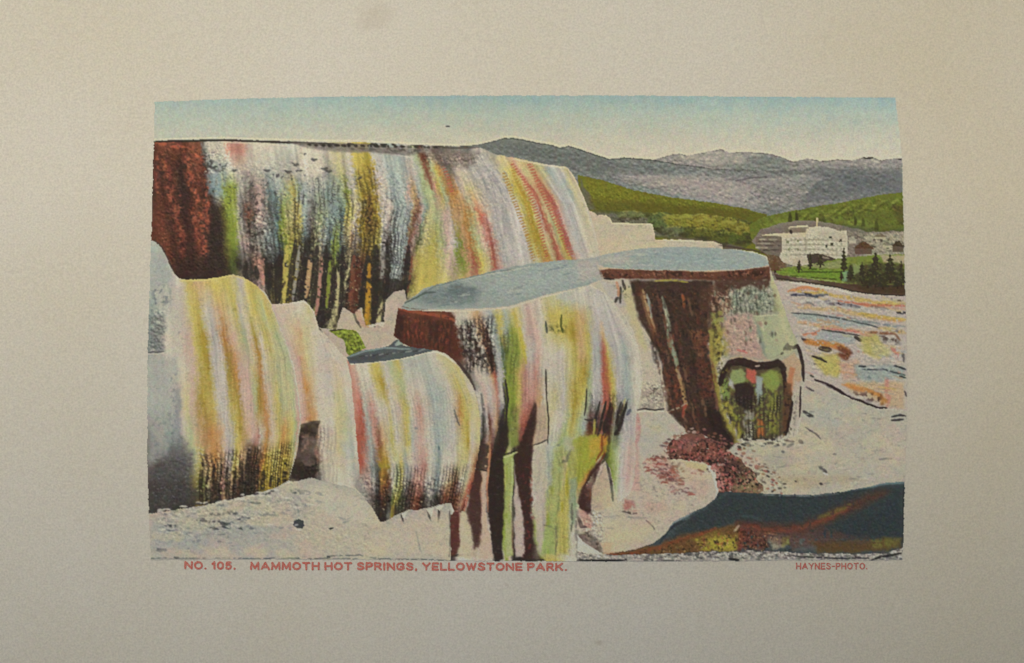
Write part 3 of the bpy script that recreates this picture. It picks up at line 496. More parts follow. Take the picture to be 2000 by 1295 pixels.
# --- centre terrace
CT = reg(110, 'centre_terrace', [(776,602),(800,606),(850,608),(900,609),(940,606),(1000,602),(1060,582),(1100,572),(1150,556),(1182,572),(1212,606),(1236,645),(1250,690),(1254,730),(1252,770),(1244,806),(1242,850),(1242,900),(1240,940),(1232,966),(1210,984),(1202,960),(1192,915),(1183,902),(1160,925),(1142,955),(1133,990),(1128,1012),(1128,1110),(876,1110),(880,1060),(878,1010),(886,1002),(905,1000),(912,965),(924,935),(932,900),(938,860),(938,820),(932,780),(922,752),(905,728),(888,706),(868,690),(848,684),(800,678),(785,670),(768,655)], 'w', .8)
flow(CT, [[(775,600),(800,700),(880,730),(930,800),(915,920),(885,1000),(878,1095)],[(885,605),(905,680),(945,760),(950,850),(930,960),(930,1095)],[(960,600),(975,680),(985,780),(985,880),(975,980),(985,1095)],[(1030,590),(1045,680),(1040,780),(1025,880),(1020,980),(1025,1095)],[(1080,575),(1095,680),(1095,780),(1085,880),(1075,980),(1070,1095)],[(1130,560),(1150,680),(1150,780),(1140,880),(1105,980),(1110,1095)],[(1165,555),(1190,680),(1200,780),(1190,880),(1180,980),(1175,1095)],[(1180,560),(1245,680),(1250,780),(1240,880),(1235,960),(1230,1095)]],
 [(585,'0M 1m 1.3w 2.6w 3.0p 3.4w 3.8y 4.3b 5.2w 6L 7w'),
  (615,'0M .25m .5M .7m .95M 1.05w 1.3w 1.6o 1.75w 1.95B 2.15Y 2.3B 2.55Y 2.8w 3.0P 3.25p 3.5w 3.75Y 4.2Y 4.6Y 5.0o 5.3y 5.6L 6.2L 6.6L 7w'),
  (650,'0M .3M .5m .7M .95M 1.05w 1.25d 1.4w 1.55o 1.7m 1.82w 1.97B 2.12Y 2.25B 2.4G 2.6Y 2.75w 2.95P 3.2P 3.35w 3.6y 3.9Y 4.2Y 4.5A 4.8o 5.1Y 5.3L 5.6L 5.85o 6.05L 6.6L 7w'),
  (690,'0M .6M .95M 1.05k 1.2p 1.35k 1.5w 1.62m 1.78K 1.9b 2.02B 2.15N 2.3G 2.5G 2.7Y 2.82l 3.0L 3.15P 3.35w 3.7w 4.0w 4.25y 4.5Y 4.75o 5.0Y 5.2L 5.5B 5.75R 5.95Y 6.15L 6.6B 6.85w 7w'),
  (730,'0k .7k 1.0p 1.2w 1.4p 1.55o 1.7R 1.85L 2.05L 2.12G 2.3G 2.5Y 2.75r 2.95P 3.15r 3.3w 3.8w 4.1l 4.3y 4.6Y 4.85A 5.05g 5.25L 5.5L 5.7R 5.9O 6.05Y 6.2L 6.6B 6.9w 7w'),
  (780,'0k .6l .85w 1.05P 1.3L 1.5P 1.68r 1.8L 1.95l 2.05K 2.15G 2.4G 2.55Y 2.7r 3.0r 3.3o 3.42w 3.8y 4.1L 4.3y 4.5A 4.75Y 5.0g 5.2L 5.45L 5.62R 5.85R 6.02Y 6.2L 6.5B 6.8w 7w'),
  (830,'0m .5w .8K 1.05L 1.2M 1.4P 1.6o 1.75K 2.0K 2.12G 2.35N 2.55r 2.8R 2.95M 3.1K 3.2o 3.42o 3.55y 3.9w 4.1l 4.3g 4.5Y 4.7g 4.95B 5.15M 5.35K 5.5m 5.75R 5.95M 6.1d 6.25K 6.5L 6.9L 7w'),
  (885,'0k .7K .95M 1.2o 1.35M 1.5K 1.95K 2.1G 2.3y 2.45K 2.9M 3.05o 3.35w 3.6L 3.8B 4.0g 4.2G 4.5g 4.8Y 5.05A 5.25O 5.5A 5.7w 5.85K 6.05G 6.3g 6.55L 6.8P 7p'),
  (940,'0M .5k .7M 1.0K 1.15o 1.35K 1.9K 2.05G 2.2Y 2.35w 2.5K 2.95M 3.05y 3.3w 3.6L 3.85g 4.05G 4.2o 4.4Y 4.65G 4.9A 5.2Y 5.4O 5.6M 5.8o 6.0K 6.2G 6.4g 6.6L 6.8P 7p'),
  (990,'0M .3m .45w .6K .9M 1.05K 1.2r 1.4p 1.55K 1.8K 1.95G 2.15G 2.3K 2.45p 2.6K 2.9M 3.1K 3.2p 3.5w 3.7g 3.9G 4.1Y 4.35Y 4.6G 4.8Y 5.0t 5.25g 5.5w 6w 7w'),
  (1040,'0M .25M .4w .75y .9K 1.0M 1.15p 1.5p 1.62K 1.8M 1.95G 2.15G 2.3l 2.45m 2.6K 2.95M 3.1p 3.3l 3.45G 3.8G 4.1A 4.5Y 4.75t 4.9l 5.1w 6w 7w'),
  (1090,'0K .15k .3w .8w 1.2p 1.5w 1.65K 1.8K 1.95w 2.1G 2.3p 2.5K 3.0K 3.25K 3.5g 3.7G 4.0Y 4.4Y 4.7y 5.0w 6w 7w')], .08, .08, 1.6, .07)
area([(774,600),(890,618),(888,650),(882,690),(800,678),(768,655)], (86,44,32), .55, 4); spots([(776,606),(888,625),(882,690),(775,660)], (150,66,42), .36, 7, .75, asp=.5, seed=70)
area([(772,615),(790,615),(785,665),(770,655)], (50,32,26), .7, 6); area([(835,625),(860,630),(855,670),(835,670)], (56,34,28), .6, 6)
stroke([(778,603),(820,611),(870,618),(888,627)], 6, (160,76,46), .75, 1.4, 3, br=.25)
spots([(888,628),(965,612),(975,720),(915,735),(888,690)], (50,38,32), .42, 6.5, .9, asp=.6, seed=71); spots([(888,650),(960,650),(970,720),(905,730)], (206,190,166), .28, 5.5, .8, asp=.8, seed=72)
for x0,y0,x1,y1,w in ((899,640,903,665,5),(914,640,918,670,5),(930,665,934,700,8),(953,650,960,715,9),(960,690,962,725,6),(920,690,925,715,5)): stroke([(x0,y0),(x1,y1)], w, (56,34,28), .85, 2, 3, br=.3)
rough([(888,620),(980,610),(985,730),(900,730)], .6, 5.5, 5, .8, 73)
stroke([(987,742),(992,780),(989,815)], 4, 'K', .9, .6); stroke([(984,800),(978,830),(968,870),(960,920)], 6, 'K', .7, 1); stroke([(978,660),(983,700),(988,735)], 4, (70,84,60), .6, 1, br=.3)
area([(985,655),(1010,650),(1015,720),(990,720)], (130,142,60), .5, 6); spots([(975,640),(1015,640),(1015,730),(985,720)], (66,74,44), .25, 6, .6, asp=.8, seed=74)
stroke([(1015,640),(1022,680),(1028,710)], 6, (184,170,40), .6, 1, 3)
for pts in ([(1066,722),(1067,760),(1068,780)],[(1068,780),(1072,820),(1071,850),(1070,870)],[(1147,760),(1145,790),(1142,812)],[(1242,645),(1252,690),(1256,730),(1254,770),(1252,795)]): stroke(pts, 2.8, (52,42,34), .85, .7)
stroke([(1045,790),(1038,820),(1024,860),(1014,900)], 9, (60,34,28), .8, 1.5, 4, br=.1)
spots([(1066,630),(1112,630),(1112,655),(1066,655)], (52,58,34), .5, 6, .9, asp=.6, seed=75); stroke([(1066,628),(1069,650)], 4, (54,60,50), .8); stroke([(1097,615),(1096,635),(1100,650)], 4, (70,76,30), .8)
for x0,y0,x1,y1,c,w in ((1172,785,1160,840,'K',4),(1180,790,1170,845,(190,160,140),3),(1184,785,1172,842,'K',5),(1195,790,1185,845,'M',9),(1214,785,1204,825,'K',4),(1222,780,1212,812,(190,176,110),4),(1224,790,1208,840,'K',6),(1208,840,1202,850,'K',7),(1163,820,1160,850,(190,170,70),4),(1186,820,1182,845,'K',12),(1232,800,1226,812,(90,86,100),6)):
    stroke([(x0,y0),(x1,y1)], w, c, .9, 1, 2)
stroke([(1143,820),(1152,822),(1160,820)], 3.4, (50,40,34), .8)
area([(1120,858),(1190,846),(1188,880),(1150,925),(1120,960),(1112,900)], (158,156,40), .75, 6); area([(1158,850),(1188,848),(1186,880),(1165,905),(1160,880)], (188,120,30), .85, 4); stroke([(1180,852),(1181,890),(1165,915)], 3.4, (110,50,24), .8, .8)
area([(1075,880),(1120,880),(1115,1085),(1060,1085),(1070,960)], (156,160,60), .55, 10); area([(1060,1030),(1085,1030),(1082,1085),(1058,1085)], (128,158,60), .8, 5); stroke([(1080,1030),(1086,1060),(1085,1085)], 3, (90,80,30), .8, 1)
area([(1098,910),(1116,910),(1108,1080),(1094,1080)], (178,162,34), .7, 6); area([(1126,1000),(1118,960),(1128,940)], (120,140,90), .7, 3)
area([(1092,900),(1102,900),(1096,960)], (184,158,104), .6, 4)
area([(1040,878),(1070,870),(1072,960),(1042,980)], (168,160,142), .6, 6); 
spots([(1068,840),(1100,850),(1110,880),(1080,885)], (90,96,94), .35, 6, .6, seed=76)
area([(1010,860),(1042,868),(1038,980),(1042,1095),(1020,1095),(1010,1000),(1004,930)], (58,36,28), .85, 5); area([(965,880),(986,885),(984,980),(980,1090),(964,1085),(955,1000),(950,930)], (50,38,30), .88, 4)
area([(984,896),(1006,884),(1002,960),(996,1000),(1003,1085),(986,1090),(980,1010),(986,960)], (140,152,58), .8, 4)
area([(1005,940),(1016,990),(1024,1010),(1026,1085),(1008,1088),(1002,1010)], (172,154,140), .8, 4)
area([(905,1000),(912,970),(922,960),(935,1000),(932,1090),(900,1090),(896,1020)], (176,158,132), .8, 4, 2)
area([(918,928),(940,920),(938,1000),(945,1060),(934,1075),(922,1040),(914,1000)], (70,40,32), .85, 4); area([(940,905),(952,905),(948,1000),(962,1080),(945,1090),(942,1000)], (182,150,124), .75, 4)
area([(934,862),(956,870),(955,918),(935,920)], (60,46,38), .85, 3, 2, br=.2); stroke([(932,918),(955,921)], 3, 'K', .9); stroke([(958,880),(954,920),(950,960)], 3.4, (192,130,84), .8)
area([(882,960),(900,965),(896,1040),(900,1080),(880,1088),(878,1020)], (84,46,36), .85, 4); spots([(880,940),(905,940),(900,1060),(880,1060)], (170,80,60), .25, 5, .7, seed=77); stroke([(900,985),(922,930),(930,900)], 4, (178,96,66), .7, 1.5, br=.2)
rough([(880,900),(1130,880),(1130,1095),(880,1095)], .22, 4.6, 4, 1, 78); rough([(900,720),(1250,700),(1250,860),(940,860)], .08, 4, 4, 1, 79)
stroke([(880,1088),(905,1086)], 4, 'K', .8); stroke([(1020,1094),(1062,1096)], 5, 'K', .9); stroke([(966,1090),(980,1094)], 4, 'K', .9)
stroke([(1034,905),(1038,940),(1036,1000)], 5, (128,64,40), .5, 2, 4, br=.4)
# --- pale ground at the lower left
reg(111, 'lower_left_rock', [(280,1006),(350,996),(400,988),(450,976),(500,966),(540,952),(565,944),(590,938),(606,934),(625,940),(660,948),(690,955),(712,975),(728,998),(742,1022),(755,1020),(770,1008),(782,1003),(788,1018),(796,996),(812,998),(830,994),(842,1012),(848,990),(858,1000),(868,984),(880,985),(880,1110),(280,1110)], (160,156,142), 1.5)
area([(600,950),(700,960),(745,1030),(880,1000),(876,1095),(560,1090)], (176,166,142), .7, 30); area([(760,1010),(870,1000),(840,1060),(770,1060)], (174,156,140), .6, 14); area([(290,1010),(440,1000),(560,1040),(400,1080),(290,1080)], (142,146,138), .6, 24)
for x,y,w,h,s in ((452,1002,18,8,1),(430,1022,46,7,2),(395,1018,26,6,3),(330,1028,22,5,4),(440,1030,16,6,5),(415,1034,18,4,6),(470,1018,14,6,7),(586,962,36,10,8),(620,966,16,5,9),(625,981,16,4,10),(312,1076,24,6,11),(468,1035,8,4,12),(427,1060,9,4,13),(372,1073,16,3,14),(480,1013,20,3,15),(495,984,24,3,16),(570,950,20,4,17),(345,1092,16,4,18),(610,1094,20,3,19),(640,1088,22,4,20),(420,1006,30,4,21)):
    stroke([(x-w/2,y-1),(x,y+(s % 3-1)),(x+w/2,y+1)], h, (52,56,56), .85, 2.5, 3, br=.38)
spots([(290,1000),(560,950),(640,960),(560,1060),(290,1080)], (84,92,90), .20, 6, .7, asp=2.2, seed=90); spots([(400,980),(560,950),(560,970),(400,1000)], (206,204,190), .2, 5, .6, asp=1.6, seed=91)
reg(112, 'dark_stone', [(572,1020),(580,1015),(590,1018),(593,1028),(588,1034),(576,1032),(571,1027)], (60,62,62), .6); stroke([(574,1028),(580,1026)], 3, (150,154,150), .8, .6); stroke([(574,1035),(586,1037)], 2, (196,196,184), .8, .5, clip=False)
CLIP = LAB == 111
reg(113, 'dark_stone', [(641,1034),(648,1031),(650,1034),(644,1037)], (46,46,46), .3); CLIP = LAB == 111
for a in ([(660,1012),(675,1016),(688,1010)],[(668,1022),(682,1018)],[(785,1000),(787,1022)],[(832,992),(836,1008),(842,1020)],[(857,985),(856,1020)],[(812,1040),(816,1060),(822,1080)]): stroke(a, 3, (96,100,94), .7, 1, br=.2)
for a in ([(783,1002),(786,1020)],[(834,994),(840,1016)],[(858,988),(855,1022)]): stroke(a, 4, 'K', .85, .6)
rough([(285,940),(880,960),(880,1095),(285,1095)], .16, 5, 4, 1.6, 92)
stroke([(291,1092),(400,1092),(520,1093),(640,1092),(700,1094)], 2.4, (70,76,72), .8, 1, br=.42); stroke([(640,1088),(700,1086),(740,1094),(880,1096)], 2.6, (80,84,76), .75, 1, br=.3)
stroke([(878,1000),(880,1040),(877,1090)], 3, (44,36,32), .8, 1)
# --- right terrace
RT = reg(114, 'right_terrace', [(1166,516),(1190,523),(1220,525),(1280,527),(1350,529),(1440,527),(1480,523),(1504,517),(1508,528),(1514,545),(1524,570),(1536,610),(1552,650),(1566,676),(1574,700),(1576,740),(1572,780),(1564,830),(1558,852),(1520,862),(1480,860),(1440,868),(1425,880),(1380,852),(1345,850),(1330,832),(1300,802),(1270,800),(1246,802),(1254,770),(1256,730),(1252,690),(1238,645),(1214,606),(1184,572),(1156,556),(1176,545)], (178,168,148), .8)
area([(1180,545),(1215,550),(1240,600),(1262,650),(1285,700),(1298,760),(1300,804),(1250,804),(1256,730),(1240,650),(1210,605)], (180,168,146), .9, 4)
area([(1200,555),(1238,560),(1250,620),(1268,680),(1258,690),(1236,640)], (184,170,112), .6, 8); area([(1165,545),(1215,555),(1225,600),(1210,600)], (170,164,158), .7, 6)
area([(1254,760),(1300,760),(1302,804),(1250,804)], (150,136,116), .8, 6, br=.3); rough([(1254,740),(1302,740),(1302,805),(1250,805)], .4, 4, 3, 1, 93)
area([(1230,545),(1400,545),(1420,560),(1400,620),(1385,680),(1400,740),(1412,800),(1445,868),(1420,885),(1385,858),(1345,852),(1330,834),(1302,802),(1302,760),(1290,705),(1268,660),(1246,620),(1238,580)], (62,42,31), .97, 7, 4)
area([(1330,560),(1375,560),(1370,640),(1330,650)], (66,44,32), .6, 8); area([(1345,640),(1395,650),(1400,700),(1360,700)], (124,72,44), .7, 8, br=.35); area([(1355,700),(1395,700),(1400,780),(1370,780)], (100,50,34), .6, 8, br=.35)
area([(1290,720),(1330,710),(1340,800),(1312,810)], (96,50,36), .7, 8, br=.25); spots([(1240,560),(1400,560),(1430,860),(1320,840)], (148,78,46), .17, 7, .7, asp=.7, seed=94); spots([(1240,560),(1400,560),(1430,860),(1320,840)], (30,24,22), .3, 7, .6, asp=.7, seed=95)
rough([(1230,545),(1420,545),(1440,870),(1300,850)], .25, 4.6, 3, .9, 96)
for pts,c,w in (([(1255,575),(1262,600),(1272,630),(1282,655)],(190,150,92),7),([(1264,580),(1270,610)],(150,160,140),5),([(1295,580),(1304,610),(1308,650),(1318,690),(1322,715)],(140,142,112),7),([(1300,600),(1306,640)],(190,184,150),3),([(1322,722),(1334,750),(1340,790),(1338,800)],(170,128,76),8),([(1268,600),(1278,650),(1290,680)],(150,80,42),4),([(1335,575),(1338,600)],(150,78,42),6),([(1306,645),(1312,680),(1326,712)],(122,130,96),8),([(1340,790),(1335,815)],(150,60,44),6)):
    stroke(pts, w, c, .85, 2, 3, br=.25)
area([(1168,527),(1190,524),(1300,527),(1350,530),(1440,528),(1505,520),(1508,544),(1440,548),(1380,546),(1280,544),(1195,544),(1175,540)], (104,58,38), .96, 2, 1.5); spots([(1168,526),(1508,526),(1508,548),(1168,548)], (44,28,22), .42, 7, .8, asp=1.6, seed=97); spots([(1168,526),(1508,520),(1508,540),(1168,540)], (178,108,76), .26, 6, .8, asp=1.5, seed=98)
stroke([(1172,524),(1220,523),(1300,526),(1380,530),(1440,527),(1502,519)], 2.4, (200,168,124), .8, .6, br=.15); stroke([(1172,528),(1176,540)], 5, (170,164,140), .8); stroke([(1180,543),(1200,545)], 3, (30,24,20), .9)
stroke([(1280,548),(1310,546),(1345,551)], 3.4, (166,150,50), .8, 1, br=.2); 
for x0,y0,x1,y1,w in ((1213,560,1212,592,4),(1208,580,1203,590,5),(1216,548,1222,565,5),(1236,552,1240,572,6)): stroke([(x0,y0),(x1,y1)], w, (52,44,34), .85, 1.4, 2, br=.15)
spots([(1190,548),(1245,548),(1245,580),(1205,592)], (70,68,44), .36, 6, .8, asp=.8, seed=99)
stroke([(1205,550),(1210,570),(1208,578)], 5, (186,112,70), .6, 1, br=.35)
# mottled upper right face
area([(1395,545),(1510,545),(1536,612),(1555,655),(1570,690),(1530,705),(1440,705),(1410,700),(1385,650),(1385,590)], (152,146,118), .95, 4, 3)
area([(1385,555),(1420,548),(1440,560),(1430,600),(1400,640),(1385,620)], (98,60,42), .75, 6, 3, br=.3); area([(1395,570),(1425,565),(1425,610),(1400,620)], (166,124,92), .7, 7, br=.3)
area([(1425,560),(1510,556),(1525,610),(1430,614)], (138,142,116), .7, 14); rough([(1385,545),(1530,545),(1540,620),(1390,630)], .55, 5, 3, .9, 100); ribs([(1395,548),(1525,552),(1526,618),(1400,630)], .5, None, wx=8, wy=7, soft=12, seed=212)
spots([(1430,560),(1520,570),(1522,614),(1430,614)], (62,66,52), .36, 6, .8, asp=.8, seed=101); spots([(1395,550),(1510,550),(1520,600),(1400,600)], (196,192,164), .24, 6, .8, asp=.8, seed=102); spots([(1400,548),(1508,545),(1508,560),(1400,570)], (74,42,32), .5, 7, .8, seed=103)
area([(1508,525),(1518,545),(1540,615),(1560,655),(1545,660),(1520,600),(1508,560)], (176,172,124), .85, 4)
area([(1408,614),(1472,610),(1482,645),(1497,704),(1455,702),(1425,694),(1412,655)], (172,138,120), .9, 9, 5); rough([(1400,605),(1500,605),(1500,705),(1410,705)], .35, 5, 4, 1, 104); spots([(1405,610),(1480,610),(1490,700),(1420,700)], (78,58,48), .18, 6, .7, seed=105)
area([(1470,614),(1540,616),(1560,655),(1552,690),(1500,704),(1485,650)], (158,160,120), .9, 6); area([(1520,600),(1545,640),(1560,680),(1545,690),(1530,640)], (176,170,128), .8, 5); area([(1478,625),(1492,650),(1500,700),(1490,690),(1480,650)], (120,128,108), .7, 5)
stroke([(1475,617),(1500,616),(1524,615)], 2.4, (180,180,140), .7, 1); stroke([(1410,614),(1440,610),(1468,616)], 2.2, (186,176,150), .6, 1, br=.3)
area([(1385,640),(1405,620),(1415,650),(1412,690),(1402,720),(1410,780),(1440,860),(1450,866),(1436,870),(1412,830),(1396,760),(1388,700)], (150,134,50), .85, 4, 3); spots([(1385,640),(1420,630),(1440,860),(1400,800)], (64,54,26), .42, 6, .8, seed=106); spots([(1385,640),(1420,640),(1440,860),(1400,800)], (206,190,110), .2, 5, .8, seed=107)
stroke([(1440,683),(1456,686),(1462,690)], 4, (190,96,84), .7, 1.5, br=.3)
# the mossy cave: a dark heart-shaped lip over hanging growths
area([(1404,735),(1420,712),(1450,708),(1500,712),(1530,716),(1542,760),(1536,850),(1500,862),(1450,862),(1432,830),(1412,790)], (74,62,38), .95, 5, 3)
spots([(1404,735),(1540,720),(1536,856),(1440,862)], (128,132,56), .42, 6.5, .8, asp=.8, seed=108)
area([(1434,750),(1460,745),(1477,757),(1474,800),(1455,806),(1438,782)], (48,34,30), .95, 5)
area([(1430,722),(1450,718),(1460,730),(1456,746),(1436,752),(1424,742)], (136,148,84), .95, 5); area([(1422,736),(1434,745),(1436,762),(1424,752)], (172,170,160), .9, 4)
area([(1460,719),(1480,722),(1483,748),(1472,751),(1459,738)], (186,86,66), .95, 4)
area([(1488,732),(1506,722),(1524,728),(1528,756),(1512,770),(1496,756)], (132,144,60), .9, 6); area([(1480,735),(1494,738),(1490,770),(1482,790),(1477,765)], (148,160,152), .9, 4)
area([(1405,740),(1420,738),(1428,776),(1418,788),(1406,770)], (122,140,62), .9, 5)
area([(1408,784),(1424,782),(1446,818),(1452,858),(1440,862),(1424,835)], (150,138,46), .8, 5, br=.3); area([(1452,802),(1476,806),(1474,860),(1456,862)], (150,144,122), .8, 5, br=.3)
area([(1479,812),(1494,812),(1496,854),(1479,857)], (176,96,40), .85, 5, br=.2); area([(1500,770),(1524,764),(1524,848),(1500,850)], (134,130,48), .8, 6, br=.35)
ribs([(1406,775),(1530,768),(1530,862),(1440,864)], .9, None, wx=8, wy=6, soft=8, seed=210)
stroke([(1408,752),(1414,728),(1428,709),(1446,706),(1462,710),(1482,716),(1503,714),(1522,709),(1534,718),(1540,742),(1541,790),(1537,850)], 15, (48,32,26), .96, 2.2, 2.4)
stroke([(1478,716),(1486,715)], 3, (186,160,136), .8, .8); spots([(1528,740),(1548,740),(1546,850),(1528,850)], (176,150,110), .2, 5, .8, asp=.6, seed=211)
area([(1528,706),(1552,690),(1566,700),(1568,740),(1562,760),(1545,770),(1540,740),(1536,720)], (176,146,110), .95, 3); area([(1544,716),(1556,720),(1552,760),(1546,780),(1540,750)], (178,104,62), .8, 4)
area([(1536,745),(1550,750),(1548,800),(1540,850),(1526,860),(1530,800)], (96,64,40), .85, 4, 3, br=.25); area([(1556,745),(1570,745),(1562,830),(1552,850),(1548,800)], (172,158,138), .85, 3); spots([(1535,765),(1565,765),(1560,855),(1530,858)], (52,40,26), .42, 6, .8, asp=.6, seed=111)
for pts,w in (([(1535,680),(1541,682),(1545,678),(1552,680),(1560,676),(1566,690),(1570,712),(1572,745)],6.5),([(1528,692),(1532,688)],4),([(1533,683),(1540,674),(1546,684)],6),([(1566,755),(1565,790),(1564,815)],3),([(1550,785),(1545,820),(1538,850)],5)): stroke(pts, w, (44,30,26), .92, 1.2, 1.6, clip=False)
spots([(1564,700),(1578,700),(1578,750),(1566,750)], (46,32,28), .45, 4.4, .9, asp=1.4, seed=112, clip=False)
stroke([(1426,700),(1450,698),(1480,706),(1510,703)], 2.4, (190,150,110), .6, 1.5, br=.35)
stroke([(1256,640),(1276,672),(1290,712),(1298,760),(1300,802),(1318,822),(1340,840)], 2.6, (206,190,160), .65, .8)
# --- coloured flats, right
FL = reg(115, 'coloured_flats', [(1512,545),(1520,547),(1560,551),(1600,557),(1640,563),(1668,571),(1700,575),(1740,578),(1790,579),(1790,806),(1745,800),(1715,798),(1680,786),(1650,772),(1632,765),(1600,748),(1576,740),(1574,700),(1566,676),(1552,650),(1536,610),(1522,565)], (174,160,146), 1)
def band(pts, w, c, a=.85, jit=3, br=.22): stroke(pts, w, c, a, jit, w*.6, br=br)
band([(1530,556),(1600,566),(1650,572)], 9, 'p', .6); band([(1542,568),(1580,562),(1612,566)], 6, (190,116,62)); band([(1600,566),(1620,572),(1600,572),(1560,570)], 5, (184,146,62)); band([(1620,575),(1680,585),(1720,592),(1771,594)], 8, (184,150,70))
band([(1640,588),(1700,596),(1771,598)], 4, (180,96,62)); band([(1690,596),(1771,604)], 6, (186,120,84), .5); band([(1548,576),(1580,574),(1600,580)], 5, (44,44,56), .9, 1); band([(1560,574),(1574,574)], 2, (200,190,180), .8)
band([(1576,578),(1620,576)], 4, (70,70,76), .7); band([(1636,592),(1660,596),(1682,600)], 5, (52,40,40), .95, 1); band([(1755,610),(1773,611)], 5, (38,32,34), .95, .6); band([(1757,588),(1765,588)], 3, (60,44,36), .9)
band([(1520,590),(1600,588),(1700,606)], 10, (170,166,158), .6); band([(1560,600),(1640,605),(1700,618),(1770,628)], 7, (186,150,92), .7); band([(1680,612),(1740,622),(1771,625)], 7, (182,148,62))
area([(1545,610),(1600,612),(1680,622),(1720,636),(1640,640),(1560,624)], (146,152,142), .9, 6); stroke([(1548,611),(1600,615),(1650,623),(1700,634),(1722,641)], 3, (64,66,62), .85, 1, br=.12); band([(1660,625),(1700,628),(1740,636),(1771,638)], 4, (110,118,112), .7)
band([(1562,630),(1600,634),(1640,640),(1690,650),(1740,652)], 7, (186,138,92), .75); band([(1600,640),(1650,645),(1680,650)], 4, (182,96,80), .7); band([(1720,640),(1771,650)], 8, (180,150,84), .7)
area([(1590,646),(1650,646),(1680,660),(1670,674),(1600,668)], (150,152,146), .9, 5); stroke([(1608,644),(1650,650),(1682,656)], 3, (54,48,42), .85, .8, br=.1); stroke([(1672,658),(1686,666)], 6, (48,40,34), .9, .8); stroke([(1568,662),(1578,665),(1584,666)], 5, (48,36,36), .9, .8)
band([(1570,655),(1600,650),(1604,645)], 6, (186,106,66), .8); band([(1575,666),(1610,672),(1650,678),(1662,690)], 12, (182,112,44), .95); band([(1640,678),(1660,690),(1655,698),(1640,692)], 13, (108,58,34), .95, 2, .1); stroke([(1603,681),(1625,684)], 10, (54,36,26), .9, 1.6, 2, br=.1)
area([(1680,655),(1715,650),(1740,690),(1720,706),(1690,690)], (172,158,70), .8, 8); area([(1700,665),(1750,680),(1740,700),(1710,700)], (172,160,110), .8, 8)
spots([(1695,645),(1765,642),(1766,680),(1700,672)], (62,40,28), .46, 6.5, .9, asp=1.6, seed=120); band([(1700,650),(1750,652),(1762,664)], 5, (120,70,40), .7)
area([(1585,695),(1640,690),(1650,720),(1640,740),(1610,735)], (176,160,66), .8, 8); stroke([(1589,696),(1606,701),(1617,708)], 4.5, (48,38,30), .92, .8); band([(1640,712),(1665,716)], 7, (184,130,96), .6); area([(1640,710),(1680,700),(1690,740),(1650,745)], (184,140,110), .7, 8)
area([(1670,712),(1740,710),(1771,716),(1771,740),(1700,752),(1670,735)], (140,148,136), .85, 7); spots([(1668,725),(1720,725),(1715,750),(1675,748)], (74,84,80), .42, 6, .8, asp=1.5, seed=121); stroke([(1688,722),(1730,722),(1771,733)], 3, (52,56,54), .85, 1, br=.2); stroke([(1750,714),(1772,722)], 3.4, (44,44,44), .9, .8); stroke([(1680,716),(1694,716)], 3.4, (44,44,44), .9, .8); stroke([(1760,735),(1772,738)], 3.4, (54,50,48), .9, .8)
band([(1745,680),(1756,690),(1752,700)], 7, (184,96,80), .7); band([(1766,690),(1768,712)], 5, (70,60,56), .7)
area([(1650,745),(1720,745),(1771,745),(1771,800),(1740,798),(1700,780),(1660,765)], (182,148,104), .75, 8); band([(1650,752),(1700,764),(1720,775)], 9, (186,116,50)); band([(1734,740),(1738,780),(1736,795)], 9, (184,112,92), .7); band([(1715,770),(1730,785),(1725,790)], 10, (170,110,44), .8)
stroke([(1594,742),(1615,750),(1640,762),(1655,774),(1685,785),(1715,797),(1735,798)], 5.5, (44,30,28), .95, 1.2, 1.6); spots([(1640,755),(1730,765),(1735,800),(1680,786)], (60,30,26), .46, 5, .9, asp=1.3, seed=122); spots([(1640,760),(1730,770),(1735,800),(1680,786)], (206,190,168), .2, 4, .8, asp=1.3, seed=123)
spots([(1740,775),(1758,775),(1758,800),(1740,800)], (48,30,28), .5, 6, .9, seed=124); stroke([(1770,765),(1774,775)], 3, 'k'); stroke([(1585,733),(1592,737)], 4, (60,52,46), .8)
stroke([(1576,742),(1590,746),(1596,756)], 3, (60,52,46), .7)
rough([(1515,545),(1775,578),(1775,800),(1575,740)], .28, 4.4, 4, 1.8, 125)
stroke([(1545,551),(1600,560),(1640,566),(1668,574)], 2.6, (212,198,176), .8, .5)
# --- pale slope
reg(116, 'pale_slope', [(1574,742),(1600,749),(1632,766),(1655,776),(1690,789),(1720,800),(1745,801),(1790,806),(1790,944),(1735,945),(1700,952),(1650,962),(1590,968),(1540,967),(1480,965),(1430,962),(1424,930),(1418,900),(1425,880),(1440,868),(1480,861),(1520,863),(1558,853),(1566,825)], (168,160,140), 1)
area([(1440,870),(1600,860),(1700,900),(1560,950),(1480,940)], (170,162,128), .5, 30); area([(1580,760),(1680,800),(1640,840),(1580,830)], (164,162,146), .6, 20); area([(1560,820),(1640,840),(1700,880),(1620,880)], (178,158,136), .5, 20); area([(1490,930),(1640,925),(1700,940),(1560,960)], (166,146,108), .6, 12)
rough([(1430,745),(1775,800),(1775,960),(1430,960)], .06, 4.6, 4, 1.8, 130)
for pts,w in (([(1571,804),(1580,810),(1590,814)],6),([(1580,812),(1586,812)],7),([(1745,815),(1760,812),(1772,814)],4),([(1744,822),(1768,820)],4),([(1603,913),(1608,918),(1617,923)],6),([(1606,912),(1608,916)],5),([(1529,883),(1534,884)],4.5),([(1604,946),(1608,947)],4.5),([(1630,888),(1636,888)],3),([(1577,756),(1592,764)],3),([(1575,836),(1598,850),(1605,858)],2.5),([(1720,898),(1745,897)],3),([(1555,941),(1558,942)],3)):
    stroke(pts, w, (46,40,38), .88, 1, 1.8, br=.12)
stroke([(1610,925),(1620,928)], 2.4, (214,206,190), .9, .4)
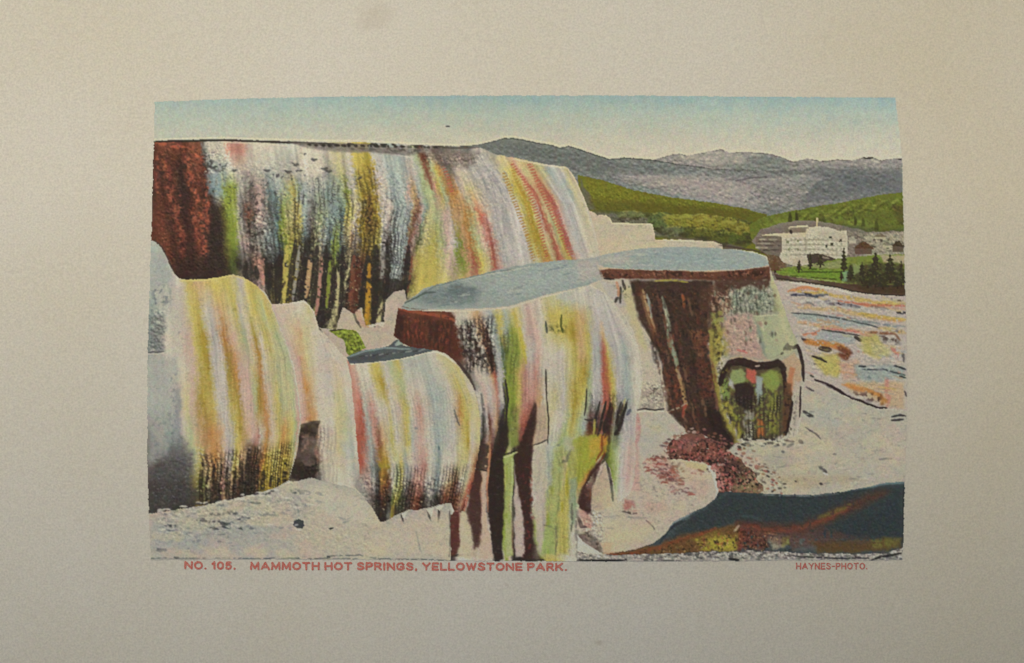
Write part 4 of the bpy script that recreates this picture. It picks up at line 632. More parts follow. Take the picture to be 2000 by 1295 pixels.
spots([(1440,862),(1560,856),(1580,870),(1450,880)], (58,56,54), .40, 5.5, .8, asp=1.6, seed=131); spots([(1445,900),(1700,900),(1640,960),(1470,962)], (128,104,74), .2, 5, .6, asp=1.7, seed=132); spots([(1580,790),(1770,810),(1770,900),(1560,870)], (130,126,116), .12, 6, .5, asp=2, seed=133)
for i in range(8): stroke([(1450+i*13,866+(i*5) % 9),(1460+i*13,864+(i*7) % 9)], 4.5, (46,42,40), .8, 2, 2, br=.2)
# --- boulder slab in the middle
reg(117, 'pale_boulder', [(1243,806),(1255,802),(1300,803),(1318,820),(1340,842),(1330,852),(1316,862),(1304,870),(1300,882),(1312,898),(1330,898),(1350,902),(1380,906),(1392,930),(1400,960),(1398,975),(1380,990),(1350,1004),(1318,1020),(1300,1045),(1278,1062),(1245,1074),(1200,1083),(1178,1084),(1155,1070),(1140,1060),(1128,1046),(1128,1000),(1140,960),(1160,925),(1183,902),(1192,915),(1200,955),(1208,984),(1230,968),(1240,940),(1242,860)], (176,164,142), 1)
area([(1240,810),(1300,806),(1340,842),(1300,870),(1290,900),(1244,900)], (172,166,148), .8, 8); area([(1260,830),(1300,830),(1290,850)], (178,170,118), .5, 8)
area([(1236,805),(1254,815),(1250,900),(1254,960),(1232,962),(1240,900)], (182,140,128), .75, 5, br=.15); stroke([(1246,810),(1250,845),(1243,870)], 5, (176,112,100), .5, 1, 3, br=.3)
stroke([(1158,1000),(1172,930),(1184,905)], 2, 'k', .5); area([(1128,990),(1150,930),(1175,908),(1165,940),(1155,1000),(1145,1010)], (58,34,28), .95, 3, 2); area([(1146,950),(1158,935),(1155,975),(1146,980)], (132,70,40), .8, 3, br=.2)
area([(1155,960),(1182,905),(1194,950),(1198,990),(1170,1000),(1155,995)], (174,154,124), .9, 4); stroke([(1186,905),(1194,940),(1198,980)], 5, (44,40,34), .85, .8); stroke([(1213,930),(1206,970)], 6, (46,40,36), .85, .8)
area([(1198,905),(1214,900),(1212,940),(1203,972),(1198,950)], (138,154,74), .9, 3)
spots([(1270,900),(1320,900),(1350,960),(1310,955)], (70,34,30), .30, 5.5, .8, asp=1.5, seed=140); spots([(1265,895),(1320,900),(1350,960),(1300,955)], (214,180,160), .18, 5, .8, asp=1.4, seed=141)
area([(1214,975),(1240,980),(1250,1000),(1220,1000)], (160,84,72), .75, 6, br=.3); area([(1250,985),(1300,975),(1310,1000),(1270,1010)], (184,142,122), .6, 10)
spots([(1240,930),(1370,900),(1370,1000),(1240,1010)], (96,84,72), .18, 6, .6, asp=1.6, seed=142); area([(1330,905),(1370,915),(1392,960),(1370,985),(1340,940)], (180,152,132), .7, 8); area([(1330,900),(1380,908),(1385,925),(1340,915)], (184,168,108), .6, 4)
rough([(1130,900),(1400,900),(1390,1080),(1130,1080)], .10, 5, 4, 1.6, 143); stroke([(1217,1000),(1235,1004),(1245,1004)], 4, (60,44,40), .8, 2, 2, br=.2); stroke([(1262,1017),(1274,1028),(1280,1036)], 2.4, (64,54,48), .8, .8)
area([(1128,996),(1142,998),(1158,1015),(1155,1040),(1140,1030)], (180,124,108), .85, 4); stroke([(1130,1012),(1136,1030),(1146,1032)], 7, (48,32,28), .8, 1.4); area([(1128,1045),(1152,1040),(1170,1060),(1170,1085),(1128,1085)], (78,58,42), .85, 4, 3, br=.2)
area([(1170,1040),(1280,1030),(1260,1065),(1190,1078)], (184,168,128), .5, 12); area([(1175,1060),(1200,1062),(1195,1080),(1178,1080)], (190,142,104), .7, 5); stroke([(1186,1033),(1200,1034)], 3, (90,92,84), .7, 1)
stroke([(1208,1000),(1240,1014),(1270,1012)], 3, (120,112,104), .5, 3, 2, br=.35); stroke([(1155,1014),(1200,1010),(1260,1013)], 3, (124,116,104), .4, 3, 2, br=.35)
stroke([(1243,806),(1262,803),(1298,804)], 2.6, (210,198,172), .8, .6); stroke([(1246,801),(1262,799),(1280,802),(1298,799)], 3, (44,38,32), .8, .6, clip=False)
# --- reddish rubble
reg(118, 'red_rubble', [(1304,870),(1318,860),(1332,850),(1350,848),(1382,853),(1412,868),(1425,882),(1440,895),(1456,905),(1470,918),(1482,935),(1494,955),(1488,966),(1430,964),(1412,966),(1404,962),(1398,935),(1388,908),(1360,903),(1334,898),(1314,900),(1300,884)], (110,72,56), 7)
spots([(1300,850),(1500,850),(1500,970),(1300,970)], (168,80,70), .42, 6, .85, seed=150); spots([(1300,850),(1500,850),(1500,970),(1300,970)], (40,28,24), .42, 6, .9, seed=151); spots([(1300,850),(1500,850),(1500,970),(1300,970)], (200,176,150), .20, 5, .85, seed=152)
area([(1440,900),(1500,940),(1495,968),(1440,962)], (146,128,88), .65, 10, br=.2); spots([(1430,895),(1500,935),(1495,968),(1430,962)], (52,40,30), .4, 5, .8, seed=153); area([(1388,908),(1400,905),(1414,940),(1418,960),(1404,962)], (174,114,98), .85, 4); rough([(1300,845),(1500,845),(1500,970),(1300,970)], .5, 5, 3, 1, 154)
spots([(1420,880),(1520,900),(1540,960),(1480,965)], (70,52,38), .30, 4.6, .75, seed=155, clip=(LAB==116))
# --- blue pool at the lower right
reg(119, 'pool', [(1404,963),(1430,962),(1480,965),(1540,967),(1590,968),(1650,962),(1700,952),(1735,944),(1772,942),(1790,942),(1790,1110),(1178,1110),(1182,1085),(1245,1074),(1278,1062),(1300,1045),(1318,1020),(1350,1004),(1380,990),(1398,976)], (60,68,66), .8)
area([(1400,965),(1590,970),(1700,955),(1640,1000),(1560,1020),(1440,1010)], (58,66,64), .8, 12); area([(1620,1010),(1765,985),(1765,1050),(1620,1050)], (60,66,64), .8, 14)
stroke([(1335,1018),(1370,1000),(1405,975),(1420,966)], 5, (96,116,114), .6, 2, 4)
stroke([(1440,1022),(1500,1032),(1560,1035),(1600,1022),(1650,998),(1700,976),(1730,964)], 13, (104,50,32), .9, 4, 9, br=.16); stroke([(1600,1010),(1650,990),(1660,985)], 6, (96,86,32), .7, 3, 4, br=.25); stroke([(1590,1026),(1640,1020),(1660,1012)], 6, (112,94,36), .7, 3, 4, br=.25)
area([(1190,1082),(1290,1062),(1330,1042),(1400,1030),(1445,1024),(1460,1040),(1450,1075),(1300,1092),(1200,1095)], (108,72,34), .9, 8, 4); stroke([(1176,1086),(1240,1084),(1300,1068),(1360,1048),(1400,1034)], 8, (128,62,34), .8, 2.5, 4, br=.2)
area([(1350,1055),(1400,1040),(1446,1045),(1440,1075),(1370,1082)], (156,144,40), .85, 8, 4, br=.25, bs=(8,5)); area([(1440,1030),(1500,1035),(1506,1075),(1440,1078)], (112,56,38), .8, 8, 4, br=.25); area([(1500,1050),(1530,1048),(1540,1070),(1510,1078)], (156,144,112), .85, 5); area([(1528,1052),(1548,1048),(1545,1068),(1530,1070)], (128,132,60), .8, 4)
area([(1590,1060),(1700,1062),(1755,1050),(1765,1062),(1740,1080),(1600,1085)], (92,68,32), .85, 7, 3, br=.18); area([(1700,1055),(1762,1048),(1750,1072),(1700,1075)], (104,98,38), .8, 7, br=.3); area([(1545,1050),(1600,1055),(1600,1080),(1550,1078)], (88,86,74), .7, 7)
spots([(1200,1075),(1500,1030),(1500,1090),(1200,1095)], (40,28,20), .30, 5, .75, asp=1.5, seed=160); spots([(1200,1075),(1500,1030),(1500,1090),(1200,1095)], (204,166,92), .20, 4.6, .8, asp=1.5, seed=161)
spots([(1400,960),(1770,945),(1770,1060),(1400,1020)], (100,130,130), .16, 4, .5, seed=162); spots([(1400,960),(1770,945),(1770,1060),(1400,1020)], (34,44,50), .32, 6, .5, seed=163); rough([(1290,960),(1775,940),(1775,1090),(1290,1090)], .30, 4.4, 3, 1.2, 164)
stroke([(1445,1008),(1470,1010),(1490,1018)], 6, (110,140,138), .55, 2, 4, br=.2); stroke([(1492,968),(1540,969),(1590,970),(1640,966)], 4, (160,168,156), .8, 1, 2, br=.3); stroke([(1500,972),(1590,974)], 3, (30,44,50), .8, 1); stroke([(1650,962),(1700,952),(1735,945),(1770,944)], 5, (106,128,124), .75, 1, 3)
stroke([(1300,1045),(1320,1020),(1350,1006),(1380,992),(1400,974)], 3, (170,180,170), .55, .8); stroke([(1290,1062),(1305,1040),(1318,1028),(1340,1018)], 5, (40,46,48), .7, 1)
stroke([(1495,1042),(1520,1046)], 3, (206,160,110), .8, 1); stroke([(1435,1040),(1446,1028)], 4, (196,172,140), .8, 1); stroke([(1432,1058),(1444,1054)], 6, (50,32,26), .8, 1); stroke([(1768,950),(1768,1010),(1765,1060)], 3, (36,34,30), .7, .5)
# --- gravel strip along the lower edge
reg(120, 'gravel_edge', [(1128,1080),(1160,1084),(1200,1086),(1300,1083),(1400,1079),(1500,1078),(1600,1083),(1700,1084),(1740,1080),(1768,1070),(1790,1066),(1790,1115),(1128,1115)], (150,142,128), 2.5)
rough([(1125,1065),(1790,1065),(1790,1100),(1125,1100)], .9, 5, 1, 1.7, 170); spots([(1125,1065),(1790,1065),(1790,1100),(1125,1100)], (54,52,48), .40, 5, .85, asp=1.8, seed=171)
stroke([(1128,1096),(1180,1097),(1225,1096)], 4, (30,28,26), .9, 1, 1.4, br=.1); stroke([(1540,1088),(1620,1092),(1700,1092)], 3, (40,40,38), .8, 1.5, 1.4, br=.2); stroke([(1705,1095),(1730,1088),(1745,1086),(1764,1082)], 4.5, (40,36,34), .9, 1.4, 1.6, br=.15)
stroke([(1425,1094),(1445,1096)], 5, (30,28,26), .9); stroke([(1240,1096),(1330,1097)], 3, (60,58,54), .7, 1, br=.4)

def on(n): return LAB == n
# --- upper terrace: the red, rusty left end
Cu = on(101)
area([(305,300),(330,300),(350,420),(372,540),(345,545),(318,440)], (50,30,24), .55, 10, clip=Cu); area([(340,310),(362,310),(380,420),(385,540),(362,540),(350,420)], (48,30,26), .6, 10, clip=Cu); area([(400,400),(432,400),(448,530),(400,540)], (44,36,30), .6, 12, clip=Cu)
for pts, w in (([(316,300),(322,340),(332,372)],15),([(322,360),(336,400),(346,450),(356,500)],16),([(356,296),(366,340),(372,372)],16),([(300,330),(306,380)],10),([(370,400),(380,440),(392,490)],13),([(398,350),(402,400),(404,452)],9)):
    stroke(pts, w, (132,60,42), .50, 3, 12, clip=Cu, br=.30); stroke(pts, w*.5, (170,92,58), .5, 3, 5, clip=Cu, br=.60)
rough([(285,275),(450,275),(455,545),(300,545)], .5, 4, 3, 1.1, 231, clip=Cu)
# broken dark flecks and pocks in the upper half
for x,y in ((414,326),(400,320),(432,322),(455,332),(520,332),(538,340),(575,320),(582,333),(632,328),(640,334),(590,300),(612,312),(560,334),(700,345)): stroke([(x-6,y-2),(x,y+1),(x+6,y-1)], 5, (58,56,52), .75, 2.5, 2.5, clip=Cu, br=.25)
stroke([(405,300),(415,330),(430,334),(442,318)], 4, (70,66,58), .6, 2.5, 2.5, clip=Cu, br=.25)
area([(400,335),(440,335),(436,385),(402,380)], (122,146,148), .6, 10, clip=Cu, br=.3)
# --- mounds: faint ribbing and inky feet
ribs([(384,885),(575,860),(575,960),(385,998)], .80, UL, 8, wy=6, soft=12, seed=240, clip=on(106)); ribs([(370,620),(585,620),(585,900),(370,900)], .13, UL, 8, wy=7, soft=20, seed=241, clip=on(106))
ribs([(700,905),(925,905),(915,1022),(720,1022)], .75, UT, 7, wy=6, soft=22, seed=242, clip=on(108)); ribs([(690,730),(930,730),(930,940),(690,940)], .13, UT, 8, wy=7, soft=20, seed=243, clip=on(108))
ribs([(590,830),(665,830),(660,945),(590,945)], .45, None, wx=8, wy=6, soft=12, seed=244, clip=on(107))
area([(850,690),(868,694),(890,715),(910,745),(905,760),(880,725),(855,700)], (182,176,120), .5, 6, clip=on(108)); stroke([(890,715),(905,745),(915,775),(920,800)], 6, 'Y', .4, 2, 5, clip=on(108))
stroke([(940,770),(944,800),(942,830)], 5, (70,66,60), .6, 1.5, 3, clip=on(110), br=.25); stroke([(893,705),(906,722),(918,740),(928,762)], 4, (58,44,40), .75, 1, 2.5, clip=on(110))
# --- centre terrace
C = on(110)
ribs([(890,622),(972,612),(975,735),(905,735)], .75, None, wx=9, wy=7, soft=10, seed=250, clip=C); ribs([(975,640),(1018,640),(1012,760),(985,760)], .45, None, wx=8, wy=7, soft=8, seed=251, clip=C)
ribs([(778,610),(888,628),(884,690),(785,672)], .55, None, wx=10, wy=30, soft=5, seed=252, clip=C, lightamt=.2); ribs([(1140,760),(1240,760),(1236,850),(1150,850)], .5, None, wx=9, wy=9, soft=14, seed=253, clip=C)
area([(992,800),(995,868),(990,884),(984,892),(982,905),(986,960),(984,1020),(980,1040),(983,1094),(968,1094),(960,1050),(953,1000),(956,905),(972,865),(985,820)], (46,34,28), .95, 5, 2, clip=C)
area([(1046,792),(1050,800),(1048,840),(1041,868),(1040,900),(1036,940),(1040,1000),(1045,1060),(1060,1095),(1024,1096),(1025,1000),(1012,950),(1010,890),(1022,850)], (56,36,29), .95, 6, 3, clip=C)
spots([(1010,890),(1045,890),(1060,1095),(1020,1095)], (120,50,38), .25, 7, .7, asp=.7, seed=254, clip=C)
area([(1048,796),(1066,790),(1071,862),(1044,868)], (176,152,122), .9, 5, 2, clip=C); stroke([(1042,870),(1056,866),(1069,860)], 2.6, (52,44,36), .8, .8, clip=C); stroke([(1044,873),(1068,866),(1070,870)], 2.4, (196,186,160), .7, .8, clip=C)
area([(1044,874),(1068,868),(1072,900),(1072,955),(1046,970),(1040,920)], (176,166,142), .85, 7, clip=C); area([(1066,872),(1084,872),(1080,950),(1068,955)], (150,160,152), .7, 6, clip=C)
area([(1045,960),(1066,955),(1068,1020),(1060,1090),(1048,1070),(1043,1010)], (176,158,148), .85, 7, clip=C)
area([(1082,878),(1104,870),(1104,960),(1086,1010),(1074,1010),(1078,930)], (142,152,66), .75, 8, clip=C); area([(1100,892),(1110,892),(1104,960),(1098,980)], (184,160,100), .7, 5, clip=C)
area([(1112,862),(1140,850),(1186,846),(1184,878),(1160,905),(1140,930),(1118,955),(1106,960),(1108,900)], (150,150,46), .9, 6, clip=C); area([(1150,855),(1182,850),(1176,880),(1150,904)], (188,146,44), .7, 8, clip=C); area([(1170,848),(1188,846),(1184,872),(1172,884)], (188,110,36), .8, 4, clip=C); stroke([(1176,850),(1177,880),(1166,900)], 4, (108,52,26), .7, 1, 2, clip=C)
area([(1092,960),(1114,940),(1112,1085),(1088,1085)], (172,158,44), .85, 7, clip=C); area([(1070,1000),(1092,1000),(1086,1085),(1060,1085)], (132,150,56), .85, 7, clip=C); area([(1112,935),(1128,930),(1126,1010),(1114,1060)], (118,138,98), .8, 5, clip=C)
stroke([(1086,1030),(1088,1060),(1086,1080)], 3, (70,66,34), .7, 1.2, 2, clip=C, br=.2); stroke([(1062,1028),(1078,1030),(1086,1036)], 3, (80,84,50), .6, 1.2, 2, clip=C, br=.2); stroke([(1118,985),(1116,1040)], 4, (52,48,34), .7, 1.5, 2.5, clip=C, br=.25)
area([(985,893),(1000,890),(1004,896),(1002,960),(998,1000),(1003,1090),(986,1090),(985,1020),(988,960)], (140,150,62), .9, 5, clip=C); area([(986,1020),(1002,1020),(1004,1085),(988,1088)], (158,160,104), .6, 6, clip=C); stroke([(1001,896),(1000,950),(998,1000)], 3, (176,186,120), .7, 1, 2, clip=C); stroke([(1003,950),(1004,1000),(1009,1040)], 2.6, (50,48,40), .8, .8, clip=C)
area([(994,815),(1016,800),(1014,870),(996,880)], (132,142,56), .8, 6, clip=C); spots([(994,810),(1016,800),(1014,880),(994,882)], (54,54,30), .35, 5, .8, asp=.8, seed=255, clip=C); stroke([(984,894),(996,891),(1010,884)], 3.4, (176,184,116), .85, 1.2, clip=C); stroke([(984,889),(998,886),(1012,877)], 3, (42,40,30), .8, 1, clip=C)
area([(1004,898),(1009,940),(1018,985),(1022,1010),(1023,1092),(1008,1092),(1004,1010)], (178,160,146), .9, 4, clip=C)
area([(896,1002),(908,1000),(918,1030),(922,1075),(920,1092),(894,1092),(898,1040)], (180,168,136), .9, 5, clip=C); area([(878,1000),(897,990),(896,1040),(890,1088),(876,1090)], (84,44,36), .9, 5, clip=C); spots([(878,990),(898,990),(892,1088),(876,1088)], (168,76,62), .22, 5, .8, seed=256, clip=C)
area([(928,926),(942,926),(940,960),(938,1030),(934,1070),(926,1075),(921,1050),(916,1020),(906,1002),(915,985)], (70,44,36), .9, 5, clip=C); area([(942,924),(954,922),(952,960),(951,1010),(964,1092),(930,1092),(938,1060),(941,1000)], (182,156,132), .85, 5, clip=C)
stroke([(958,870),(954,905),(951,950),(953,1000)], 3, (176,112,76), .7, 1, 2, clip=C, br=.2); stroke([(924,930),(915,965),(906,1000)], 4, (172,82,54), .7, 1.5, 2.5, clip=C, br=.2)
stroke([(1113,880),(1108,900),(1098,904)], 5, (66,66,52), .6, 2, 3, clip=C, br=.25); area([(1098,855),(1122,852),(1120,880),(1100,884)], (150,154,132), .6, 6, clip=C)
for x0,y0,x1,y1 in ((1182,790,1168,852),(1193,788,1178,850),(1226,782,1208,850),(1217,790,1204,830)): stroke([(x0,y0),((x0+x1)/2+1,(y0+y1)/2),(x1,y1)], 5, (46,34,28), .8, 1.5, 3, clip=C, br=.15)
area([(1183,800),(1200,795),(1192,850),(1180,856)], (56,36,30), .8, 5, clip=C)
# --- boulder foot and mottling
B = on(117)
area([(1180,902),(1165,906),(1150,930),(1135,955),(1128,985),(1142,1000),(1158,1010),(1150,985),(1156,950),(1172,915)], (62,38,30), .92, 4, 2, clip=B|C); spots([(1140,930),(1160,930),(1155,990),(1135,985)], (140,70,46), .3, 6, .8, seed=260, clip=B)
area([(1130,1048),(1150,1040),(1175,1056),(1180,1084),(1130,1084)], (92,74,60), .8, 7, 4, clip=B, br=.2); rough([(1128,990),(1190,990),(1190,1086),(1128,1086)], .8, 5, 2, 1, 261, clip=B)
stroke([(1180,1083),(1230,1080),(1280,1066),(1300,1050)], 5, (150,92,48), .6, 2, 4, clip=B, br=.2)
area([(1262,898),(1300,890),(1322,908),(1340,945),(1350,968),(1318,958),(1288,935)], (172,124,106), .6, 16, 8, clip=B)
for i in range(110):
    q = np.random.RandomState(i+4000); t_ = q.rand(); x = 1266+t_*72+(q.rand()-.5)*30; y = 900+t_*56+(q.rand()-.5)*26
    stroke([(x-4,y+1),(x,y-1),(x+4+q.rand()*5,y+1.5)], 2.4+1.6*q.rand(), [(132,62,48),(86,44,38),(196,160,142),(160,86,70)][i % 4], .7, 2, 1.6, clip=B, br=.2)
spots([(1225,930),(1390,930),(1380,1030),(1200,1040)], (110,96,84), .2, 5, .6, asp=1.6, seed=263, clip=B); area([(1180,1020),(1290,1020),(1240,1068),(1185,1070)], (186,172,136), .6, 14, clip=B)
area([(1300,905),(1330,905),(1326,918),(1304,916)], (72,40,34), .6, 5, 4, clip=B, br=.35)
# --- lower left rock: paler crest, cooler shadowed flank
R = on(111)
area([(560,950),(640,945),(720,985),(740,1030),(640,1010)], (186,180,160), .6, 14, clip=R); area([(744,1024),(880,1000),(878,1092),(700,1092)], (180,168,146), .6, 20, clip=R); rough([(285,985),(560,950),(620,1000),(300,1092)], .35, 5, 10, 1.7, 270, clip=R)
for i in range(34):
    q = np.random.RandomState(i+500); x = 300+q.rand()*300; y = 1000+q.rand()*80-(x-300)*.10
    stroke([(x,y),(x+6+q.rand()*14,y+q.rand()*3-1)], 2.5+2*q.rand(), (78,84,84) if i % 3 else (196,194,180), .6, 2, 2, clip=R, br=.3)
for i in range(46):
    q = np.random.RandomState(i+700); x = 296+q.rand()*250; y = 1001-(x-296)*.165+(q.rand()-.5)*7
    stroke([(x,y),(x+5+q.rand()*8,y-1.5)], 3.2, (196,194,180) if i % 2 else (52,50,46), .75, 2, 2, clip=R|on(106), br=.2)
# --- slope at right
Q = on(116)
for i in range(46):
    q = np.random.RandomState(i+900); x = 1450+q.rand()*310; y = 800+q.rand()*150
    stroke([(x,y),(x+4+q.rand()*16,y+(q.rand()-.4)*4)], 1.8+1.6*q.rand(), (112,104,94) if i % 3 else (194,186,168), .5, 2, 1.6, clip=Q, br=.3)
area([(1500,870),(1640,860),(1740,900),(1600,920)], (180,168,146), .5, 24, clip=Q); area([(1640,890),(1760,870),(1765,930),(1660,935)], (172,164,140), .4, 20, clip=Q)
# --- far mountains: lit snow flecks and gullies
F = on(2)|on(3)
for i in range(70):
    q = np.random.RandomState(i+1100); x = 1310+q.rand()*450; y = 302+q.rand()*100; L_ = 10+q.rand()*26; sl = .35*(1 if q.rand() > .4 else -1)*q.rand()
    stroke([(x,y),(x+L_*.5,y+L_*sl-1.5),(x+L_,y+L_*sl*1.6)], 2.2+2.2*q.rand(), (80,80,76) if i % 2 else (172,162,148), .42, 2.5, 2.4, clip=F, br=.35)
for i in range(34):
    q = np.random.RandomState(i+1300); x = 930+q.rand()*330; y0 = np.interp(x, [930,985,1075,1190,1260], [284,272,284,312,312])+6; y = y0+q.rand()*34; L_ = 8+q.rand()*22
    stroke([(x,y),(x+L_,y+L_*.35)], 2.4+2*q.rand(), (78,80,74) if i % 2 else (150,146,134), .45, 2.5, 2.4, clip=F, br=.35)
for x0,y0,x1,y1 in ((1330,301,1345,305),(1378,299,1392,296),(1404,292,1424,299),(1432,298,1450,302),(1470,298,1492,302),(1580,310,1600,314),(1700,308,1720,313)): stroke([(x0,y0+2),(x1,y1+3)], 3.4, (196,186,166), .6, 1.5, 2.4, clip=F, br=.3)

# --- rim band of the big terrace
Cu = on(101)
area([(560,277),(650,279),(720,282),(800,287),(850,290),(800,304),(720,298),(650,296),(600,288)], (120,110,98), .8, 4, 2, clip=Cu); spots([(555,276),(860,285),(850,306),(700,298),(600,290)], (46,40,34), .46, 5, .95, asp=1.6, seed=300, clip=Cu)
for x in range(600, 850, 13): stroke([(x,281+(x-600)*.02),(x+5+(x*7) % 6,282+(x-600)*.02)], 4.4, (40,34,28), .85, 1.5, 2, clip=Cu, br=.15)
area([(815,286),(880,290),(940,296),(930,320),(880,326),(830,310)], (126,110,96), .65, 8, 5, clip=Cu); rough([(800,284),(960,290),(950,335),(820,330)], .8, 4.5, 3, 1, 301, clip=Cu); area([(838,288),(856,290),(880,325),(862,326)], (92,74,64), .6, 5, 4, clip=Cu, br=.25)
area([(1112,330),(1135,370),(1150,410),(1168,470),(1175,500),(1150,500),(1130,440)], (186,176,146), .6, 9, clip=Cu); area([(1085,335),(1110,380),(1128,440),(1140,500),(1120,490),(1095,400)], (166,166,164), .5, 8, clip=Cu)
rough([(600,300),(980,300),(1000,500),(700,560)], .16, 5, 8, .9, 302, clip=Cu)
# --- mountains: bolder tone
F2, F3 = on(2), on(3)
area([(900,280),(985,270),(1075,283),(1190,311),(1250,318),(1330,326),(1300,345),(1180,340),(1060,318),(960,296)], (98,100,92), .6, 9, 5, clip=F3)
area([(1230,335),(1330,342),(1420,350),(1480,362),(1470,385),(1380,380),(1290,362)], (156,143,132), .75, 14, 6, clip=F3|F2); area([(1300,372),(1400,378),(1500,400),(1480,412),(1400,398)], (150,140,130), .6, 8, clip=F3|F2)
area([(1340,300),(1412,292),(1450,298),(1470,318),(1400,322),(1345,316)], (160,150,134), .75, 8, 4, clip=F2); area([(1480,298),(1530,308),(1560,330),(1500,332),(1470,315)], (110,112,102), .65, 8, 4, clip=F2)
area([(1600,318),(1680,322),(1766,335),(1766,380),(1680,388),(1580,398),(1530,380),(1560,345)], (92,94,90), .62, 16, 8, clip=F2); area([(1640,340),(1720,345),(1740,360),(1660,362)], (80,82,80), .45, 10, 6, clip=F2)
area([(1480,345),(1600,338),(1620,350),(1540,362),(1490,360)], (150,142,130), .55, 8, 5, clip=F2|F3); area([(1400,330),(1500,331),(1600,334),(1590,340),(1480,338)], (98,92,86), .55, 4, 3, clip=F2|F3)
rough([(880,265),(1770,265),(1770,430),(880,430)], .35, 5.5, 3, 2.0, 303, clip=F2|F3)
stroke([(1440,352),(1470,346),(1500,345)], 3, (84,78,74), .7, 1.5, 2, clip=F2|F3)
# --- vegetation tones
G4, G5, G6, G7, G8, G9 = on(4), on(5), on(6), on(7), on(8), on(9)
rough([(1130,340),(1510,400),(1510,430),(1130,430)], .35, 4, 3, 1.2, 304, clip=G4); area([(1150,385),(1500,412),(1500,440),(1160,425)], (84,78,24), .5, 8, clip=G4)
area([(1560,430),(1790,400),(1790,470),(1640,450)], (86,88,34), .45, 10, 6, clip=G6, br=.3, bs=(14,8)); spots([(1500,420),(1790,380),(1790,465),(1500,460)], (54,50,24), .30, 8, .6, asp=1.8, seed=305, clip=G6)
for x,y in ((1308,424),(1340,424),(1380,428),(1420,434),(1452,444)): stroke([(x-14,y+3),(x,y-3),(x+15,y+2)], 6, (158,150,58), .6, 2.5, 4, clip=G5, br=.2)
for x,y in ((1300,452),(1336,456),(1376,462),(1412,474),(1450,470),(1284,444),(1470,460)): stroke([(x-12,y),(x,y+4),(x+12,y)], 8, (56,52,28), .6, 3, 5, clip=G5, br=.25)
# --- village: smoky brush, rooftops, dark tree mass at right
area([(1520,440),(1560,432),(1600,430),(1610,442),(1545,440),(1535,455),(1480,460),(1478,450)], (112,98,86), .7, 6, 5, clip=G7, br=.2); area([(1640,432),(1700,440),(1700,455),(1650,450)], (100,94,78), .7, 6, 4, clip=G7)
Hh = on(20)|on(21)|on(22)
rough([(1470,436),(1665,436),(1665,520),(1470,520)], .20, 3, 1, 1.6, 306, clip=Hh); area([(1478,462),(1529,462),(1529,498),(1480,490)], (104,88,72), .45, 3, clip=on(20), br=.35)
for yy in (469,478,487,497): stroke([(1532,yy),(1580,yy-1.5),(1655,yy+2)], 2, (140,128,100), .55, .9, 1.4, clip=on(21), br=.35)
for r_, yy in enumerate((467,477,487,497)):
    for x in range(1537, 1654, 9): stroke([(x,yy-(x-1537)*.012),(x+2.4,yy-(x-1537)*.012)], 3.6, (128,118,92), .62, .3, 1.4, clip=on(21))
area([(1600,448),(1650,452),(1656,470),(1600,462)], (160,148,122), .5, 4, clip=on(21)); area([(1530,505),(1590,500),(1600,512),(1536,520)], (166,150,120), .6, 4, clip=on(21), br=.3)
area([(1655,520),(1700,512),(1770,512),(1772,556),(1690,562),(1650,552)], (62,54,34), .85, 9, 6, clip=G8|G9, br=.12); spots([(1640,505),(1775,500),(1775,560),(1640,560)], (150,144,92), .16, 4.4, .8, asp=1.2, seed=307, clip=G8|G9); spots([(1655,500),(1775,500),(1775,556),(1655,556)], (96,104,46), .26, 5, .8, seed=308, clip=G8|G9)
area([(1665,515),(1690,512),(1684,535),(1668,538)], (128,140,78), .8, 4, clip=G8); area([(1645,530),(1660,528),(1658,548),(1648,548)], (120,150,110), .7, 4, clip=G8)
# --- right terrace: rim, ragged overhang, mottled shoulder
Rt = on(114)
area([(1168,528),(1300,527),(1400,530),(1506,519),(1508,548),(1440,550),(1340,546),(1195,545)], (98,56,38), .6, 3, 2, clip=Rt); spots([(1168,524),(1508,518),(1508,550),(1168,548)], (40,26,20), .46, 6, .85, asp=1.3, seed=310, clip=Rt); spots([(1168,524),(1508,516),(1508,548),(1168,546)], (186,122,88), .28, 4.6, .8, asp=1.3, seed=311, clip=Rt)
area([(1395,544),(1508,540),(1506,556),(1488,568),(1470,556),(1450,566),(1430,560),(1418,580),(1400,570)], (72,44,32), .85, 5, 5, clip=Rt, br=.12)
area([(1372,560),(1402,560),(1410,600),(1400,640),(1380,650),(1368,610)], (84,54,38), .75, 8, 7, clip=Rt, br=.2); spots([(1372,560),(1450,555),(1440,640),(1380,640)], (188,150,122), .28, 5, .8, seed=312, clip=Rt); spots([(1372,560),(1440,555),(1420,650),(1380,650)], (50,36,28), .3, 5.5, .8, seed=313, clip=Rt)
area([(1388,610),(1412,606),(1416,630),(1396,640)], (142,140,60), .7, 5, 4, clip=Rt, br=.25); area([(1400,640),(1420,636),(1432,690),(1410,700)], (158,138,60), .6, 8, 5, clip=Rt, br=.25)
area([(1540,620),(1560,660),(1556,690),(1530,700),(1510,640),(1520,600)], (178,172,130), .5, 12, 4, clip=Rt); area([(1512,560),(1530,610),(1512,612)], (150,146,90), .5, 6, clip=Rt)
stroke([(1250,560),(1262,600),(1276,640),(1290,680)], 12, (84,50,34), .6, 3, 9, clip=Rt, br=.1); stroke([(1256,566),(1266,600),(1280,640)], 5, (184,150,98), .75, 2, 3, clip=Rt, br=.25); stroke([(1264,575),(1272,600),(1274,620)], 4, (160,166,146), .7, 1.5, 3, clip=Rt, br=.2)
for (a,b) in ((1300,590),(1308,620),(1312,650),(1318,680),(1326,712)): stroke([(a-3,b),(a+1,b+14),(a+3,b+26)], 6, (150,150,122), .55, 2, 4, clip=Rt, br=.3)
